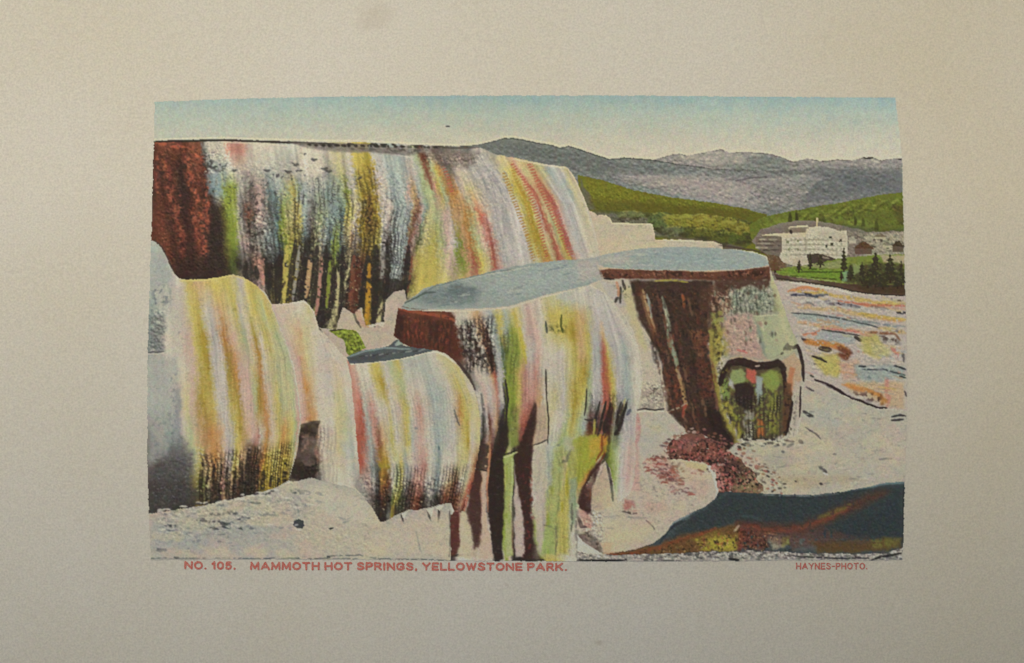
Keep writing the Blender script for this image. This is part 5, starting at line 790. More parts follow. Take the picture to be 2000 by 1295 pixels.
spots([(1285,640),(1345,640),(1350,830),(1300,800)], (132,64,42), .26, 8, .7, asp=.6, seed=314, clip=Rt); stroke([(1302,806),(1325,798),(1345,786)], 2.4, (176,160,130), .7, 1.2, 1.4, clip=Rt, br=.3)
# --- pool corner: deeper ink, softer rust
P_ = on(119)
area([(1390,960),(1590,966),(1770,945),(1770,1066),(1560,1045),(1440,1026),(1300,1060)], (46,52,50), .75, 10, 5, clip=P_)
stroke([(1445,1026),(1500,1034),(1560,1036),(1605,1022),(1650,998),(1700,974),(1735,962)], 24, (92,52,34), .55, 4, 18, clip=P_, br=.1); stroke([(1455,1030),(1510,1037),(1560,1036),(1610,1018),(1660,992)], 9, (124,62,40), .65, 4, 8, clip=P_, br=.25); stroke([(1600,1014),(1640,998),(1665,986)], 7, (112,98,42), .6, 3, 6, clip=P_, br=.3)
area([(1470,1034),(1600,1030),(1700,1050),(1560,1074),(1480,1060)], (96,56,44), .55, 12, 6, clip=P_, br=.2); area([(1620,1020),(1766,990),(1766,1048),(1660,1050)], (46,53,52), .7, 14, 6, clip=P_)
area([(1580,1058),(1766,1050),(1764,1074),(1600,1082)], (88,62,34), .7, 9, 5, clip=P_, br=.15); area([(1700,1056),(1764,1050),(1756,1072),(1706,1074)], (110,108,44), .6, 7, 4, clip=P_, br=.3)
area([(1200,1080),(1300,1064),(1360,1044),(1440,1034),(1446,1060),(1340,1084),(1220,1090)], (96,66,34), .55, 8, 5, clip=P_, br=.25); area([(1380,1052),(1440,1048),(1442,1074),(1390,1078)], (164,150,46), .8, 7, 5, clip=P_, br=.22)
spots([(1180,1088),(1300,1060),(1450,1026),(1560,1040),(1560,1085),(1200,1095)], (34,26,20), .32, 5, .75, seed=330, clip=P_); spots([(1260,1075),(1450,1030),(1540,1040),(1530,1085),(1270,1090)], (196,150,96), .20, 4.5, .75, seed=331, clip=P_); spots([(1360,1040),(1450,1030),(1460,1075),(1370,1080)], (150,70,44), .3, 6, .7, seed=332, clip=P_)
rough([(1290,950),(1770,945),(1770,1086),(1290,1086)], .22, 4, 3, 1, 333, clip=P_)
# --- rubble and the dark foot of the right terrace
Rb = on(118)
area([(1310,868),(1345,852),(1380,858),(1420,880),(1400,900),(1330,896)], (120,66,50), .6, 8, 6, clip=Rb); area([(1400,880),(1440,900),(1470,925),(1440,950),(1410,920)], (74,48,38), .75, 8, 7, clip=Rb, br=.15); area([(1440,920),(1490,955),(1480,966),(1430,960)], (120,106,64), .6, 8, 6, clip=Rb, br=.2)
spots([(1300,850),(1495,850),(1495,970),(1300,970)], (188,100,86), .28, 4.4, .85, seed=340, clip=Rb); spots([(1300,850),(1495,850),(1495,970),(1300,970)], (28,20,18), .34, 4.6, .9, seed=341, clip=Rb); spots([(1330,850),(1495,880),(1495,970),(1400,970)], (206,190,160), .16, 4, .85, seed=342, clip=Rb)
for i in range(60):
    q = np.random.RandomState(i+2000); t_ = q.rand(); x = 1425+t_*80+q.rand()*34; y = 872+t_*80+(q.rand()-.4)*26
    stroke([(x,y),(x+3+q.rand()*5,y+q.rand()*3)], 3+2*q.rand(), [(46,36,30),(120,84,52),(130,60,44),(196,180,150)][i % 4], .75, 1.5, 1.6, clip=on(116)|Rb)
for i in range(30):
    q = np.random.RandomState(i+2200); x = 1448+q.rand()*118; y = 858+q.rand()*12
    stroke([(x,y),(x+4+q.rand()*6,y+q.rand()*2)], 3+2*q.rand(), [(44,38,34),(190,182,162)][i % 2], .8, 1.5, 1.6, clip=on(116)|on(114))
area([(1385,800),(1408,800),(1440,866),(1425,882),(1395,862)], (40,28,24), .8, 6, 5, clip=Rt, br=.1); area([(1345,800),(1400,790),(1420,870),(1350,850)], (52,34,28), .6, 10, 6, clip=Rt)
spots([(1386,650),(1418,650),(1448,860),(1405,790)], (176,160,60), .36, 6, .8, seed=343, clip=Rt); spots([(1386,650),(1418,650),(1448,860),(1405,790)], (44,36,24), .36, 5, .85, seed=344, clip=Rt)
spots([(1256,745),(1302,745),(1302,804),(1254,804)], (80,64,54), .34, 4.4, .8, seed=345, clip=Rt)
for i in range(90):
    q = np.random.RandomState(i+5000); a_ = q.rand()*2*math.pi; x = 1360+math.cos(a_)*(58+q.rand()*18); y = 884+math.sin(a_)*(34+q.rand()*12)
    stroke([(x,y),(x+3+q.rand()*5,y+q.rand()*3-1)], 2.6+2.4*q.rand(), [(150,92,78),(74,48,40),(196,160,142),(126,76,56)][i % 4], .7, 2, 1.8, clip=Rb|on(117)|Rt)
area([(1322,858),(1350,854),(1372,866),(1350,884),(1322,880)], (146,100,86), .5, 8, 6, clip=Rb, br=.25)
# --- washes of the lower columns thinned towards the paper, with fine drip flutes
area([(1042,872),(1128,862),(1128,1094),(1042,1094)], (190,184,158), .26, 10, 6, clip=on(110), br=.2, bs=(9,30)); area([(984,892),(1004,892),(1004,1092),(984,1092)], (186,184,140), .25, 4, 3, clip=on(110), br=.25, bs=(5,18))
ribs([(1044,880),(1190,860),(1150,940),(1128,1094),(1044,1094)], .20, None, wx=11, wy=9, soft=14, seed=350, clip=on(110)); ribs([(940,700),(1250,680),(1250,860),(960,880)], .14, None, wx=9, wy=8, soft=20, seed=351, clip=on(110))
stroke([(1070,880),(1074,920),(1070,960),(1072,1000)], 4, (120,124,110), .45, 2, 3, clip=on(110), br=.3); stroke([(1092,900),(1094,950),(1088,1010),(1090,1060)], 3.4, (110,112,60), .45, 2, 3, clip=on(110), br=.3)
stroke([(1128,1000),(1127,1040),(1129,1090)], 7, (84,72,60), .55, 3, 5, clip=on(110)|on(117), br=.25)
# --- striped flats: more broken touches
Fl = on(115)
cs = [(186,150,76),(184,118,66),(178,94,70),(150,156,148),(60,50,46),(196,188,172),(178,166,96)]
for i in range(80):
    q = np.random.RandomState(i+2500); y = 560+q.rand()*215; x = 1545+q.rand()*215; L_ = 10+q.rand()*34
    stroke([(x,y),(x+L_*.5,y+L_*.10+q.rand()*2),(x+L_,y+L_*.20)], 2.2+3.2*q.rand(), cs[i % 7], .38, 2.5, 2.6, clip=Fl, br=.35)
# --- flutes in the brown face
for i in range(70):
    q = np.random.RandomState(i+3000); y = 560+q.rand()*250; x = 1248+(y-560)*.22+q.rand()*(150-(y-560)*.16); L_ = 14+q.rand()*40
    stroke([(x,y),(x+L_*.12,y+L_*.5),(x+L_*.2,y+L_)], 3+4*q.rand(), [(36,26,22),(112,66,44),(84,48,34),(140,96,66),(52,42,30)][i % 5], .5, 2.5, 4, clip=Rt, br=.3)
for i in range(50):
    q = np.random.RandomState(i+3200); y = 556+q.rand()*110; x = 1396+q.rand()*125
    stroke([(x,y),(x+1,y+4+q.rand()*8)], 3+3*q.rand(), [(70,64,50),(196,188,160),(150,120,98),(120,130,104),(84,56,42)][i % 5], .55, 2, 3, clip=Rt)
# --- soft grey modelling of the white rock
for pts, c, a, so in (([(1240,845),(1290,850),(1300,880),(1250,890)],(160,154,144),.5,16),([(610,960),(700,975),(735,1010),(700,1040),(620,1010)],(172,166,150),.5,24),([(300,1040),(480,1050),(620,1070),(480,1092),(300,1090)],(150,150,144),.5,22),([(1600,830),(1700,850),(1760,900),(1640,880)],(160,152,138),.4,26),([(1480,875),(1560,872),(1600,900),(1500,920)],(156,150,134),.4,18)):
    area(pts, c, a, so, 8, clip=on(111)|on(116)|on(117))
# --- tints and flecks drifting over the bare rock
RK = on(111)|on(116)|on(117)|on(107)|on(102)|on(100)
for c, sd, a in (((192,158,142),401,.30),((194,182,138),402,.34),((160,163,152),403,.18)):
    k_ = a*sstep(.52, .72, fbm(GX/46, GY/30, sd))*RK; CAN = CAN*(1-k_)[..., None]+np.array(c, float)*k_[..., None]
PL = RK|on(106)|on(108)|on(110)|on(101)|on(114)|on(115)
fl = vnoise((GX+.3*GY)/3.4+2*FX, GY/2.6, 411)*.6+fbm(GX/9, GY/9, 412)*.4
k_ = .17*sstep(.66, .80, fl)*PL; CAN = CAN*(1-k_)[..., None]+CAN*.45*k_[..., None]
k_ = .16*sstep(.66, .82, 1-fl)*PL; CAN = CAN*(1-k_)[..., None]+(CAN*.5+np.array((106.,101,90)))*k_[..., None]
# --- calm the washes with bare paper showing through the tints
for n, a in ((106,.20),(108,.16),(110,.10),(107,.22),(101,.06)):
    m_ = on(n); lum = CAN.mean(-1); k_ = a*sstep(110, 150, lum)*m_*(.5+.5*vnoise(GX/26, GY/60, 320+n))
    CAN = CAN*(1-k_)[..., None]+np.array((190,182,164.))*k_[..., None]
# --- dark inked left margin, trimming to the print outline
CLIP = None
m = inside(PRINT, 1.2, 1.6)
s = (slice(0, H), slice(0, W))
stroke([(296,275),(292,380),(290,468)], 4, (30,26,22), .8, .4, clip=False)
PX = m
# the printing is never razor sharp: let neighbouring inks run into each other by a hair
def soft(a, k):
    for ax in (0, 1):
        p = np.pad(a, [(1, 1) if q == ax else (0, 0) for q in (0, 1, 2)], mode='edge')
        n = a.shape[ax]; sl = lambda o: tuple(slice(o, o+n) if q == ax else slice(None) for q in (0, 1, 2))
        a = p[sl(1)]*(1-2*k)+(p[sl(0)]+p[sl(2)])*k
    return a
b0 = soft(CAN, .17); b1 = soft(soft(soft(b0, .25), .25), .25)
CAN = np.clip(b0+.55*(b0-b1), 12, 228)
LAB[~m] = 0
warm = sstep(120, 175, CAN.mean(-1))[..., None]; CAN = CAN*(1-warm+warm*np.array((1.005, .985, .935)))
grain = (fbm(GX/2.6, GY/2.6, 201, 2)-.5)
gm = CAN.mean(-1, keepdims=True)
CAN = gm+(CAN-gm)*.86
CAN = CAN*(1+.07*grain)[..., None]
for k, sd in enumerate((301, 302, 303)):
    CAN[..., k] += 9*(fbm(GX/7, GY/7, sd, 2)-.5)+4*(vnoise(GX/2.2, GY/2.2, sd+9)-.5)
CAN = np.clip(CAN, 14, 226)
# ---------------------------------------------------------------- materials
def mix(nt, a, b, fac, mode='MIX'):
    m = nt.nodes.new('ShaderNodeMix'); m.data_type = 'RGBA'; m.blend_type = mode
    for sock, v in ((m.inputs['Factor'], fac), (m.inputs['A'], a), (m.inputs['B'], b)):
        if hasattr(v, 'is_linked') or hasattr(v, 'links'): nt.links.new(v, sock)
        else: sock.default_value = v
    return m.outputs['Result']
def ramp(nt, src, p0, c0, p1, c1):
    r = nt.nodes.new('ShaderNodeValToRGB'); e = r.color_ramp.elements
    e[0].position = p0; e[0].color = c0; e[1].position = p1; e[1].color = c1
    nt.links.new(src, r.inputs['Fac']); return r.outputs['Color']
def fibre_bump(nt, b, vec, strength, dist_=.0002):
    n = noise(nt, 900, 5, .7, vec); bp = nt.nodes.new('ShaderNodeBump')
    bp.inputs['Strength'].default_value = strength; bp.inputs['Distance'].default_value = dist_
    nt.links.new(n.outputs['Fac'], bp.inputs['Height']); nt.links.new(bp.outputs['Normal'], b.inputs['Normal'])
def paper_tone(nt, base, vec):
    """old uncoated stock: yellowing in soft clouds, faint coloured mottling, fine fibre grain"""
    cloud = noise(nt, 14, 3, .5, vec); c = mix(nt, base, (base[0]*.98, base[1]*.965, base[2]*.92, 1), ramp(nt, cloud.outputs['Fac'], .35, (0,0,0,1), .7, (1,1,1,1)))
    mot = noise(nt, 420, 2, .5, vec); c = mix(nt, c, mot.outputs['Color'], .09, 'OVERLAY')
    g = noise(nt, 1250, 2, .6, vec); c = mix(nt, c, ramp(nt, g.outputs['Fac'], .30, (.87,.87,.87,1), .72, (1.08,1.08,1.08,1)), 1.0, 'MULTIPLY')
    return c
PAPER = (.74, .705, .625, 1)
pm, nt, b = new_mat('old_paper', .85)
tc = nt.nodes.new('ShaderNodeTexCoord'); V = tc.outputs['Object']
c = paper_tone(nt, PAPER, V)
# tint turning warmer towards the right edge of the page
sx = nt.nodes.new('ShaderNodeSeparateXYZ'); nt.links.new(V, sx.inputs[0]); mr = nt.nodes.new('ShaderNodeMapRange')
mr.inputs['From Min'].default_value = .05; mr.inputs['From Max'].default_value = .19; nt.links.new(sx.outputs['X'], mr.inputs['Value'])
c = mix(nt, c, mix(nt, c, (1.0, .965, .885, 1), 1.0, 'MULTIPLY'), mr.outputs['Result'])
# brown thumb stain at the head of the page and a small one at the foot
for (sx, sy, rx, ry, f) in ((745, 18, 48, 34, .16), (728, 40, 34, 16, .12), (1182, 1256, 12, 8, .25), (1000, 1138, 9, 5, .2)):
    mp = nt.nodes.new('ShaderNodeMapping'); mp.vector_type = 'TEXTURE'
    mp.inputs['Location'].default_value = ((sx-1000)*S, (647.5-sy)*S, 0); mp.inputs['Scale'].default_value = (rx*S, ry*S, .1)
    gs = nt.nodes.new('ShaderNodeTexGradient'); gs.gradient_type = 'SPHERICAL'
    wn = noise(nt, 160, 3, .6, V); va = nt.nodes.new('ShaderNodeVectorMath'); va.operation = 'MULTIPLY_ADD'
    va.inputs[1].default_value = (.004, .004, 0); nt.links.new(wn.outputs['Color'], va.inputs[0]); nt.links.new(V, va.inputs[2])
    nt.links.new(va.outputs[0], mp.inputs['Vector']); nt.links.new(mp.outputs[0], gs.inputs[0])
    c = mix(nt, c, (.34, .25, .15, 1), ramp(nt, gs.outputs['Fac'], 0, (0,0,0,1), .8, (f,f,f,1)))
nt.links.new(c, b.inputs['Base Color']); fibre_bump(nt, b, V, .13)

im_, nt, b = new_mat('printing_ink', .72)
tc = nt.nodes.new('ShaderNodeTexCoord'); at = nt.nodes.new('ShaderNodeAttribute'); at.attribute_name = 'ink'
V = tc.outputs['Object']
c = at.outputs['Color']
mot = noise(nt, 420, 2, .5, V); c = mix(nt, c, mot.outputs['Color'], .06, 'OVERLAY')
g = noise(nt, 1500, 2, .6, V); c = mix(nt, c, ramp(nt, g.outputs['Fac'], .28, (.86,.86,.86,1), .72, (1.09,1.09,1.09,1)), 1.0, 'MULTIPLY')
nt.links.new(c, b.inputs['Base Color']); fibre_bump(nt, b, V, .07)
INK = im_

rm, nt, b = new_mat('red_caption_ink', .7)
tc = nt.nodes.new('ShaderNodeTexCoord'); V = tc.outputs['Object']
g = noise(nt, 1800, 3, .7, V); c = ramp(nt, g.outputs['Fac'], .36, (.60,.115,.085,1), .74, (.68,.34,.28,1))
nt.links.new(c, b.inputs['Base Color']); fibre_bump(nt, b, V, .3)

wm, nt, b = new_mat('dark_wood', .5)
tc = nt.nodes.new('ShaderNodeTexCoord'); mp = nt.nodes.new('ShaderNodeMapping'); mp.inputs['Scale'].default_value = (3, 40, 3)
nt.links.new(tc.outputs['Object'], mp.inputs['Vector']); g = noise(nt, 4, 5, .6, mp.outputs[0])
nt.links.new(ramp(nt, g.outputs['Fac'], .3, (.06,.03,.015,1), .7, (.15,.08,.04,1)), b.inputs['Base Color'])

# ---------------------------------------------------------------- tabletop and page
def mesh_obj(name, verts, faces, mat, parent=None, smooth=False):
    me = bpy.data.meshes.new(name); me.from_pydata([tuple(v) for v in verts], [], [tuple(f) for f in faces]); me.update()
    me.materials.append(mat)
    if smooth: me.polygons.foreach_set('use_smooth', [True]*len(me.polygons))
    o = bpy.data.objects.new(name, me); COL.objects.link(o); o.parent = parent
    return o
PZ0 = page_z(.232, -.152)-.0004
tz = PZ0-.0006
t = mesh_obj('tabletop', [(x,y,z) for z in (tz-.03, tz) for x,y in ((-.6,-.45),(.6,-.45),(.6,.45),(-.6,.45))],
             [(3,2,1,0),(4,5,6,7),(0,1,5,4),(1,2,6,5),(2,3,7,6),(3,0,4,7)], wm)
tag(t, 'dark wooden tabletop under the printed page', None, None, 'structure')
nx, ny = 150, 100; hx, hy = .232, .152
vs = []; fs = []
for k in (0, 1):
    for j in range(ny+1):
        for i in range(nx+1):
            x = -hx+2*hx*i/nx; y = -hy+2*hy*j/ny
            z = page_z(x, y)
            vs.append((x, y, z-(.0004 if k else 0)))
N1 = (nx+1)*(ny+1)
for j in range(ny):
    for i in range(nx):
        a = j*(nx+1)+i; fs.append((a, a+1, a+nx+2, a+nx+1)); fs.append((N1+a, N1+a+nx+1, N1+a+nx+2, N1+a+1))
for i in range(nx):
    fs.append((i, N1+i, N1+i+1, i+1)); a = ny*(nx+1)+i; fs.append((a, a+1, N1+a+1, N1+a))
for j in range(ny):
    a = j*(nx+1); fs.append((a, a+nx+1, N1+a+nx+1, N1+a)); a += nx; fs.append((a, N1+a, N1+a+nx+1, a+nx+1))
page = mesh_obj('book_page', vs, fs, pm, None, True)
tag(page, 'thick aged cream paper page with wide blank margins round the colour print', 'paper page')

# ---------------------------------------------------------------- caption lettering, printed on the page
GLYPH = {  # pen strokes in a unit cell: width, then polylines (y up)
 'N': (.82, [[(0,0),(0,1)],[(0,1),(.82,0)],[(.82,0),(.82,1)]]), 'M': (.95, [[(0,0),(.04,1)],[(.04,1),(.475,.12)],[(.475,.12),(.91,1)],[(.91,1),(.95,0)]]),
 'A': (.95, [[(0,0),(.475,1)],[(.475,1),(.95,0)],[(.18,.32),(.77,.32)]]), 'T': (.80, [[(0,1),(.8,1)],[(.4,1),(.4,0)]]), 'H': (.80, [[(0,0),(0,1)],[(.8,0),(.8,1)],[(0,.5),(.8,.5)]]),
 'P': (.70, [[(0,0),(0,1)],[(0,1),(.5,1),(.68,.88),(.70,.72),(.64,.56),(.5,.46),(0,.46)]]), 'R': (.76, [[(0,0),(0,1)],[(0,1),(.5,1),(.68,.88),(.70,.74),(.64,.58),(.5,.48),(0,.48)],[(.4,.48),(.76,0)]]),
 'I': (.06, [[(.03,0),(.03,1)]]), 'Y': (.82, [[(0,1),(.41,.46)],[(.82,1),(.41,.46)],[(.41,.46),(.41,0)]]), 'E': (.68, [[(0,0),(0,1)],[(0,1),(.68,1)],[(0,.5),(.6,.5)],[(0,0),(.68,0)]]),
 'L': (.62, [[(0,1),(0,0)],[(0,0),(.62,0)]]), 'K': (.78, [[(0,0),(0,1)],[(.74,1),(.02,.40)],[(.26,.6),(.78,0)]]), 'W': (1.1, [[(0,1),(.28,0)],[(.28,0),(.55,.9)],[(.55,.9),(.82,0)],[(.82,0),(1.1,1)]]),
 'S': (.72, [[(.68,.84),(.55,.96),(.36,1),(.15,.96),(.04,.82),(.08,.64),(.3,.54),(.5,.48),(.68,.36),(.72,.2),(.58,.05),(.36,0),(.14,.05),(0,.19)]]),
 'G': (.86, [[(.80,.82),(.64,.96),(.43,1),(.2,.94),(.05,.76),(0,.5),(.05,.24),(.2,.06),(.43,0),(.66,.05),(.84,.2),(.84,.46),(.48,.46)]]),
 'O': (.90, [[(.45+.45*math.cos(k*math.pi/10), .5+.5*math.sin(k*math.pi/10)) for k in range(21)]]), '0': (.68, [[(.34+.34*math.cos(k*math.pi/10), .5+.5*math.sin(k*math.pi/10)) for k in range(21)]]),
 '1': (.28, [[(0,.74),(.24,1)],[(.24,1),(.24,0)]]), '5': (.62, [[(.56,1),(.1,1)],[(.1,1),(.05,.56),(.3,.64),(.52,.56),(.62,.34),(.52,.1),(.28,0),(.08,.04),(0,.14)]]),
 '.': (.10, [[(.05,.02),(.06,.02)]]), ',': (.10, [[(.06,.04),(.04,-.12)]]), '-': (.42, [[(0,.48),(.42,.48)]])}
def lettering(name, body, x0, x1, ybase, caph, pen, slope=0.):
    """slightly blurred letterpress capitals laid out stroke by stroke and rasterised to a thin sheet of ink"""
    gap = .40; adv = 0; place = []
    for ch in body:
        if ch == ' ': adv += .46; continue
        place.append((ch, adv)); adv += GLYPH[ch][0]+gap
    k = (x1-x0)/(adv-gap); st = .55
    gx = np.arange(x0-4, x1+4, st); gy = np.arange(ybase-caph-5, ybase+5, st); A, B = np.meshgrid(gx, gy)
    D = np.full(A.shape, 99.)
    for ch, ad in place:
        for pl in GLYPH[ch][1]:
            p = [(x0+(ad+a)*k, ybase+slope*(x0+(ad+a)*k-x0)-b_*caph) for a, b_ in pl]
            j0 = max(int((min(q[0] for q in p)-4-gx[0])/st), 0); j1 = int((max(q[0] for q in p)+4-gx[0])/st)+1
            a_, b2 = A[:, j0:j1], B[:, j0:j1]
            for (xa, ya), (xb, yb) in zip(p[:-1], p[1:]):
                L2 = (xb-xa)**2+(yb-ya)**2+1e-9; t_ = np.clip(((a_-xa)*(xb-xa)+(b2-ya)*(yb-ya))/L2, 0, 1)
                D[:, j0:j1] = np.minimum(D[:, j0:j1], np.hypot(a_-xa-t_*(xb-xa), b2-ya-t_*(yb-ya)))
    wob = .9*(vnoise(A/2.6, B/2.6, 77)-.5)
    ii, jj = np.where((D+wob)[:-1, :-1] < pen/2)
    key = np.concatenate([ii*9999+jj, (ii+1)*9999+jj, (ii+1)*9999+jj+1, ii*9999+jj+1]); u, inv = np.unique(key, return_inverse=True)
    inv = inv.reshape(4, -1).T; px, py, pz = on_page(x0-4+(u % 9999)*st, ybase-caph-5+(u//9999)*st)
    q = mesh_obj(name, np.stack([px, py, pz+.00003], -1).tolist(), [tuple(int(v) for v in f) for f in inv], rm, page)
    return q
lettering('caption_lettering', 'NO. 105.', 359, 456, 1112, 12.4, 4.1, .008)['label'] = 'red capitals reading NO. 105.'
lettering('caption_lettering', 'MAMMOTH HOT SPRINGS, YELLOWSTONE PARK.', 488, 1106, 1113.2, 12.4, 4.1, .0035)['label'] = 'red capitals reading MAMMOTH HOT SPRINGS, YELLOWSTONE PARK.'
lettering('credit_lettering', 'HAYNES-PHOTO.', 1558, 1696, 1112.8, 10.8, 2.5)['label'] = 'small red capitals reading HAYNES-PHOTO.'

# ---------------------------------------------------------------- the printed pieces as low relief on the page
def blur(a, r):
    for _ in range(2):
        for ax in (0, 1):
            p = np.pad(a, [(r+1, r) if k == ax else (0, 0) for k in (0, 1)], mode='constant')
            cs = np.cumsum(p, axis=ax)
            a = (np.take(cs, range(2*r+1, cs.shape[ax]), ax)-np.take(cs, range(0, cs.shape[ax]-2*r-1), ax))/(2*r+1)
    return a
# ink colours were read off the photograph next to the bare paper there, so take the light on the paper out of them
def bare(px, py, k):
    T = np.array([[[181,173,155],[194,184,165],[175,163,142]],[[187,182,167],[192,185,168],[174,162,143]],[[152,152,142],[150,147,135],[140,137,124]]], float)[..., k]
    u = np.clip(px/1000, 0, 1.999); v = np.clip((py-60)/580, 0, 1.999); i = v.astype(int); j = u.astype(int); fu = u-j; fv = v-i
    return (T[i, j]*(1-fu)+T[i, j+1]*fu)*(1-fv)+(T[i+1, j]*(1-fu)+T[i+1, j+1]*fu)*fv
ALB = np.stack([np.clip(lin(CAN[..., k])/(.62*lin(bare(GX, GY, k))+.38*lin((186,177,159)[k]))*PAPER[k], .008, .82) for k in range(3)], -1)
PXM, PYM, PZM = on_page(GX, GY)
def piece(name, lab, base, dome, r=10, parent=None, mat=INK):
    """the cells of one drawn region become one raised, softly domed solid standing on the page"""
    full = np.isin(LAB, lab)
    cell = full[:-1, :-1]
    if not cell.any(): return None
    ii, jj = np.where(cell)
    i0, i1 = max(ii.min()-r*2, 0), min(ii.max()+r*2+2, H); j0, j1 = max(jj.min()-r*2, 0), min(jj.max()+r*2+2, W)
    bl = blur(full[i0:i1, j0:j1].astype(float), r); Z = np.zeros((H, W))
    Z[i0:i1, j0:j1] = sstep(.45, .98, bl)*dome
    Z += base
    idx = -np.ones((H, W), int); use = np.zeros((H, W), bool)
    for di in (0, 1):
        for dj in (0, 1): use[ii+di, jj+dj] = True
    vi, vj = np.where(use); n = len(vi); idx[vi, vj] = np.arange(n)
    top = np.stack([PXM[vi, vj], PYM[vi, vj], PZM[vi, vj]+Z[vi, vj]], -1)
    F = np.stack([idx[ii, jj], idx[ii+1, jj], idx[ii+1, jj+1], idx[ii, jj+1]], -1)
    P = np.pad(cell, 1); sk = []
    a = ~P[ii, jj+1]; sk.append(np.stack([idx[ii, jj+1], idx[ii, jj]], -1)[a])       # upper side
    sk[-1] = sk[-1][:, ::-1]
    a = ~P[ii+2, jj+1]; sk.append(np.stack([idx[ii+1, jj+1], idx[ii+1, jj]], -1)[a])
    a = ~P[ii+1, jj]; sk.append(np.stack([idx[ii+1, jj], idx[ii, jj]], -1)[a])
    a = ~P[ii+1, jj+2]; sk.append(np.stack([idx[ii, jj+1], idx[ii+1, jj+1]], -1)[a])
    E = np.concatenate(sk); bu, inv = np.unique(E, return_inverse=True); inv = inv.reshape(E.shape)
    bot = top[bu].copy(); bot[:, 2] = PZM[vi, vj][bu]+.00001; nb = len(bu)
    F2 = np.stack([n+nb+inv[:, 0], n+nb+inv[:, 1], n+inv[:, 1], n+inv[:, 0]], -1)       # the cut edge, with corners of its own so the face stays smooth
    V = np.concatenate([top, bot, top[bu]]); FF = np.concatenate([F, F2]).astype(np.int32)
    me = bpy.data.meshes.new(name); me.vertices.add(len(V)); me.vertices.foreach_set('co', V.ravel())
    me.loops.add(FF.size); me.loops.foreach_set('vertex_index', FF.ravel())
    me.polygons.add(len(FF)); me.polygons.foreach_set('loop_start', np.arange(0, FF.size, 4, dtype=np.int32))
    try: me.polygons.foreach_set('loop_total', np.full(len(FF), 4, dtype=np.int32))
    except Exception: pass
    me.polygons.foreach_set('use_smooth', np.concatenate([np.ones(len(F), bool), np.zeros(len(F2), bool)]))
    me.update(calc_edges=True); me.validate()
    ca = me.color_attributes.new('ink', 'FLOAT_COLOR', 'POINT')
    cc = np.ones((len(V), 4), np.float32); cc[:n, :3] = ALB[vi, vj]; cc[n:n+nb, :3] = ALB[vi, vj][bu]; cc[n+nb:, :3] = ALB[vi, vj][bu]
    ca.data.foreach_set('color', cc.ravel())
    me.materials.append(mat)
    o = bpy.data.objects.new(name, me); COL.objects.link(o)
    if parent is not None: o.parent = parent; o.matrix_parent_inverse = parent.matrix_world.inverted()
    return o
def anchor(name, x, y):
    o = bpy.data.objects.new(name, None); COL.objects.link(o); o.empty_display_size = .002
    o.location = [float(v) for v in on_page(x, y)]; bpy.context.view_layer.update(); return o
mm = .00006
tag(piece('sky', [1], .06*mm, .02*mm), 'pale blue sky fading to cream above the mountains and terrace', None, None, 'structure')
tag(piece('far_mountain', [2], .10*mm, .05*mm), 'far brown grey mountain range with snowy ridge at the right', None, None, 'structure')
tag(piece('mountain', [3], .14*mm, .06*mm), 'nearer grey mountain ridge sloping down behind the big terrace', None, None, 'structure')
tag(piece('hillside', [4], .18*mm, .06*mm), 'olive green hillside sloping down right from the big terrace', None, None, 'structure')
tag(piece('grassy_hill', [6], .18*mm, .08*mm), 'bright green grassy hill at the right edge above the houses', None, None, 'structure')
tag(piece('shrubbery', [5], .20*mm, .10*mm), 'belt of rounded yellow green shrubs behind the white ledges', 'shrubs', None, 'stuff')
tag(piece('village_ground', [7], .18*mm, .03*mm), 'brown speckled ground around the hotel and houses', None, None, 'structure')
tag(piece('lawn', [8], .20*mm, .03*mm), 'bright green lawn in front of the white hotel', None, None, 'structure')
tag(piece('river_bank', [9], .22*mm, .05*mm), 'dark brown bank below the lawn and trees', None, None, 'structure')
hot = anchor('hotel', 1590, 515); tag(hot, 'large white four storey hotel with flagpole behind the lawn', 'hotel')
piece('side_wing', [20], .26*mm, .06*mm, 4, hot); wl = piece('wall', [21], .30*mm, .06*mm, 4, hot)
piece('roof', [22], .34*mm, .04*mm, 3, hot); piece('flagpole', [23], .34*mm, 0, 2, hot); piece('porch', [24], .34*mm, .03*mm, 2, hot)
for k in range(8): piece('window', [30+k], .37*mm, 0, 2, wl)
HL = {40:'brown gabled house right of the white hotel', 42:'pale house with low tan roof, farthest back of the village',
      44:'dark brown house at the right edge above the trees', 46:'small white house touching the right end of the hotel', 48:'low cream house between the two dark brown houses'}
for k, lb in HL.items():
    ii, jj = np.where(np.isin(LAB, [k, k+1]))
    if len(ii) == 0: continue
    h = anchor('house', xs[jj].mean(), ys[ii].max()); tag(h, lb, 'house', 'village houses beside the hotel')
    piece('wall', [k], .28*mm, .03*mm, 2, h); piece('roof', [k+1], .32*mm, .03*mm, 2, h)
TL = ['small dark conifer, leftmost on the lawn before the hotel', 'thin tall conifer second from left on the lawn', 'leaning dark conifer in front of the hotel porch',
      'tallest lone conifer at the right end of the hotel', 'low dark conifer at the foot of the tallest lone one', 'short bushy conifer just right of the tallest lone one',
      'medium conifer left of the big clump', 'biggest, broadest conifer of the clump at the right', 'tall conifer right of the broadest one in the clump',
      'dark conifer cut by the right edge of the picture', 'low conifer in front of the clump at its left side', 'low wide conifer in front between the two tallest of the clump',
      'low conifer at the right front of the clump', 'brown leafless bush between the round pool and the hotel']
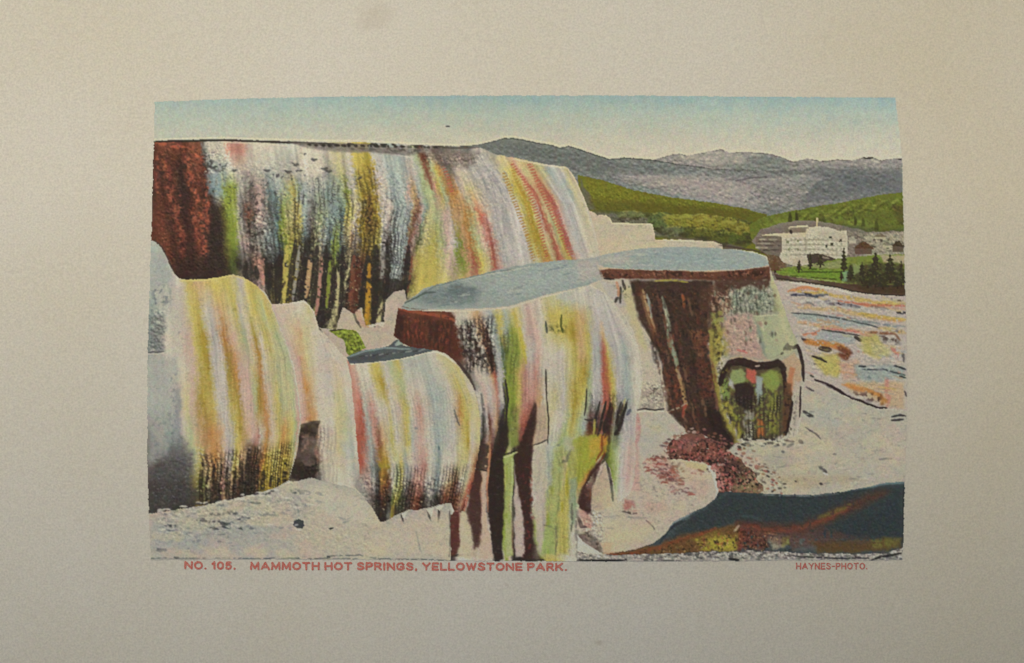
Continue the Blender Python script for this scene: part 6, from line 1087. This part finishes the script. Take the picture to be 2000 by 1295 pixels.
for k, (x, y, w_, h_) in enumerate(TREES):
    if not (LAB == 60+k).any(): continue
    tr = anchor('conifer' if k != 13 else 'bush', x, y); tag(tr, TL[k], 'tree' if k != 13 else 'bush', 'conifers on the lawn' if k != 13 else None)
    piece('crown', [60+k], .36*mm, .08*mm, 3, tr); piece('trunk', [80+k], .34*mm, 0, 2, tr)
T_ = 'travertine terrace'
tag(piece('stepped_ledge', [100], .24*mm, .10*mm), 'cream white stepped ledges below the right end of the big terrace', 'rock ledge')
tag(piece('travertine_terrace', [101], .34*mm, .22*mm, 16), 'biggest, highest terrace at upper left with dark red left end and many streaks', T_, 'travertine terraces')
tag(piece('rock_shelf', [102], .26*mm, .05*mm, 5), 'small pale shelf of rock left of the long pool and above the small dark pool', 'rock shelf')
tag(piece('algae_clump', [103], .40*mm, .08*mm, 4), 'bright green algae clump above the small dark pool', 'algae')
tag(piece('pool', [104], .46*mm, .02*mm), 'long grey blue pool on top of the centre terrace', 'pool', None, 'structure')
tag(piece('pool', [105], .42*mm, .02*mm), 'oval pale blue pool with dark red rim on the right terrace', 'pool', None, 'structure')
tag(piece('travertine_terrace', [106], .52*mm, .26*mm, 16), 'rounded terrace with yellow and orange streaks at the far left', T_, 'travertine terraces')
tag(piece('travertine_terrace', [107], .48*mm, .20*mm, 12), 'narrow pale pink terrace with dark hollow, between the yellow one and the round one', T_, 'travertine terraces')
tag(piece('travertine_terrace', [108], .54*mm, .26*mm, 16), 'round bulging terrace with pastel streaks and jagged dark foot below the small dark pool', T_, 'travertine terraces')
tag(piece('pool', [109], .44*mm, .02*mm, 4), 'small dark grey pool above the round pastel terrace', 'pool', None, 'structure')
tag(piece('travertine_terrace', [110], .50*mm, .24*mm, 16), 'tall centre terrace with dark red rim and green columns reaching the lower edge', T_, 'travertine terraces')
tag(piece('rock_slope', [111], .56*mm, .16*mm, 14), 'grey white rock ground with dark flecks at the lower left', None, None, 'structure')
tag(piece('stone', [112], .66*mm, .10*mm, 3), 'round dark stone lying on the grey white rock at lower left', 'stone')
tag(piece('stone', [113], .66*mm, .06*mm, 2), 'tiny black stone right of the round dark one', 'stone')
tag(piece('travertine_terrace', [114], .44*mm, .22*mm, 16), 'dark brown terrace at the right under the oval pool, with a green mossy cave', T_, 'travertine terraces')
tag(piece('coloured_flats', [115], .28*mm, .06*mm), 'flat ground striped orange, yellow and blue at the right edge', None, None, 'structure')
tag(piece('pale_slope', [116], .30*mm, .12*mm), 'pale bare slope below the striped flats at the right', None, None, 'structure')
tag(piece('boulder', [117], .52*mm, .26*mm, 12), 'large cream boulder with red stains beside the dark blue pool', 'boulder')
tag(piece('rubble', [118], .50*mm, .14*mm, 6), 'heap of reddish brown rubble below the mossy cave', 'rubble', None, 'stuff')
tag(piece('pool', [119], .40*mm, .04*mm), 'dark blue pool with rusty streaks at the lower right corner', 'pool', None, 'structure')
tag(piece('gravel', [120], .44*mm, .05*mm, 4), 'black and white gravel strip along the lower right edge', 'gravel', None, 'stuff')
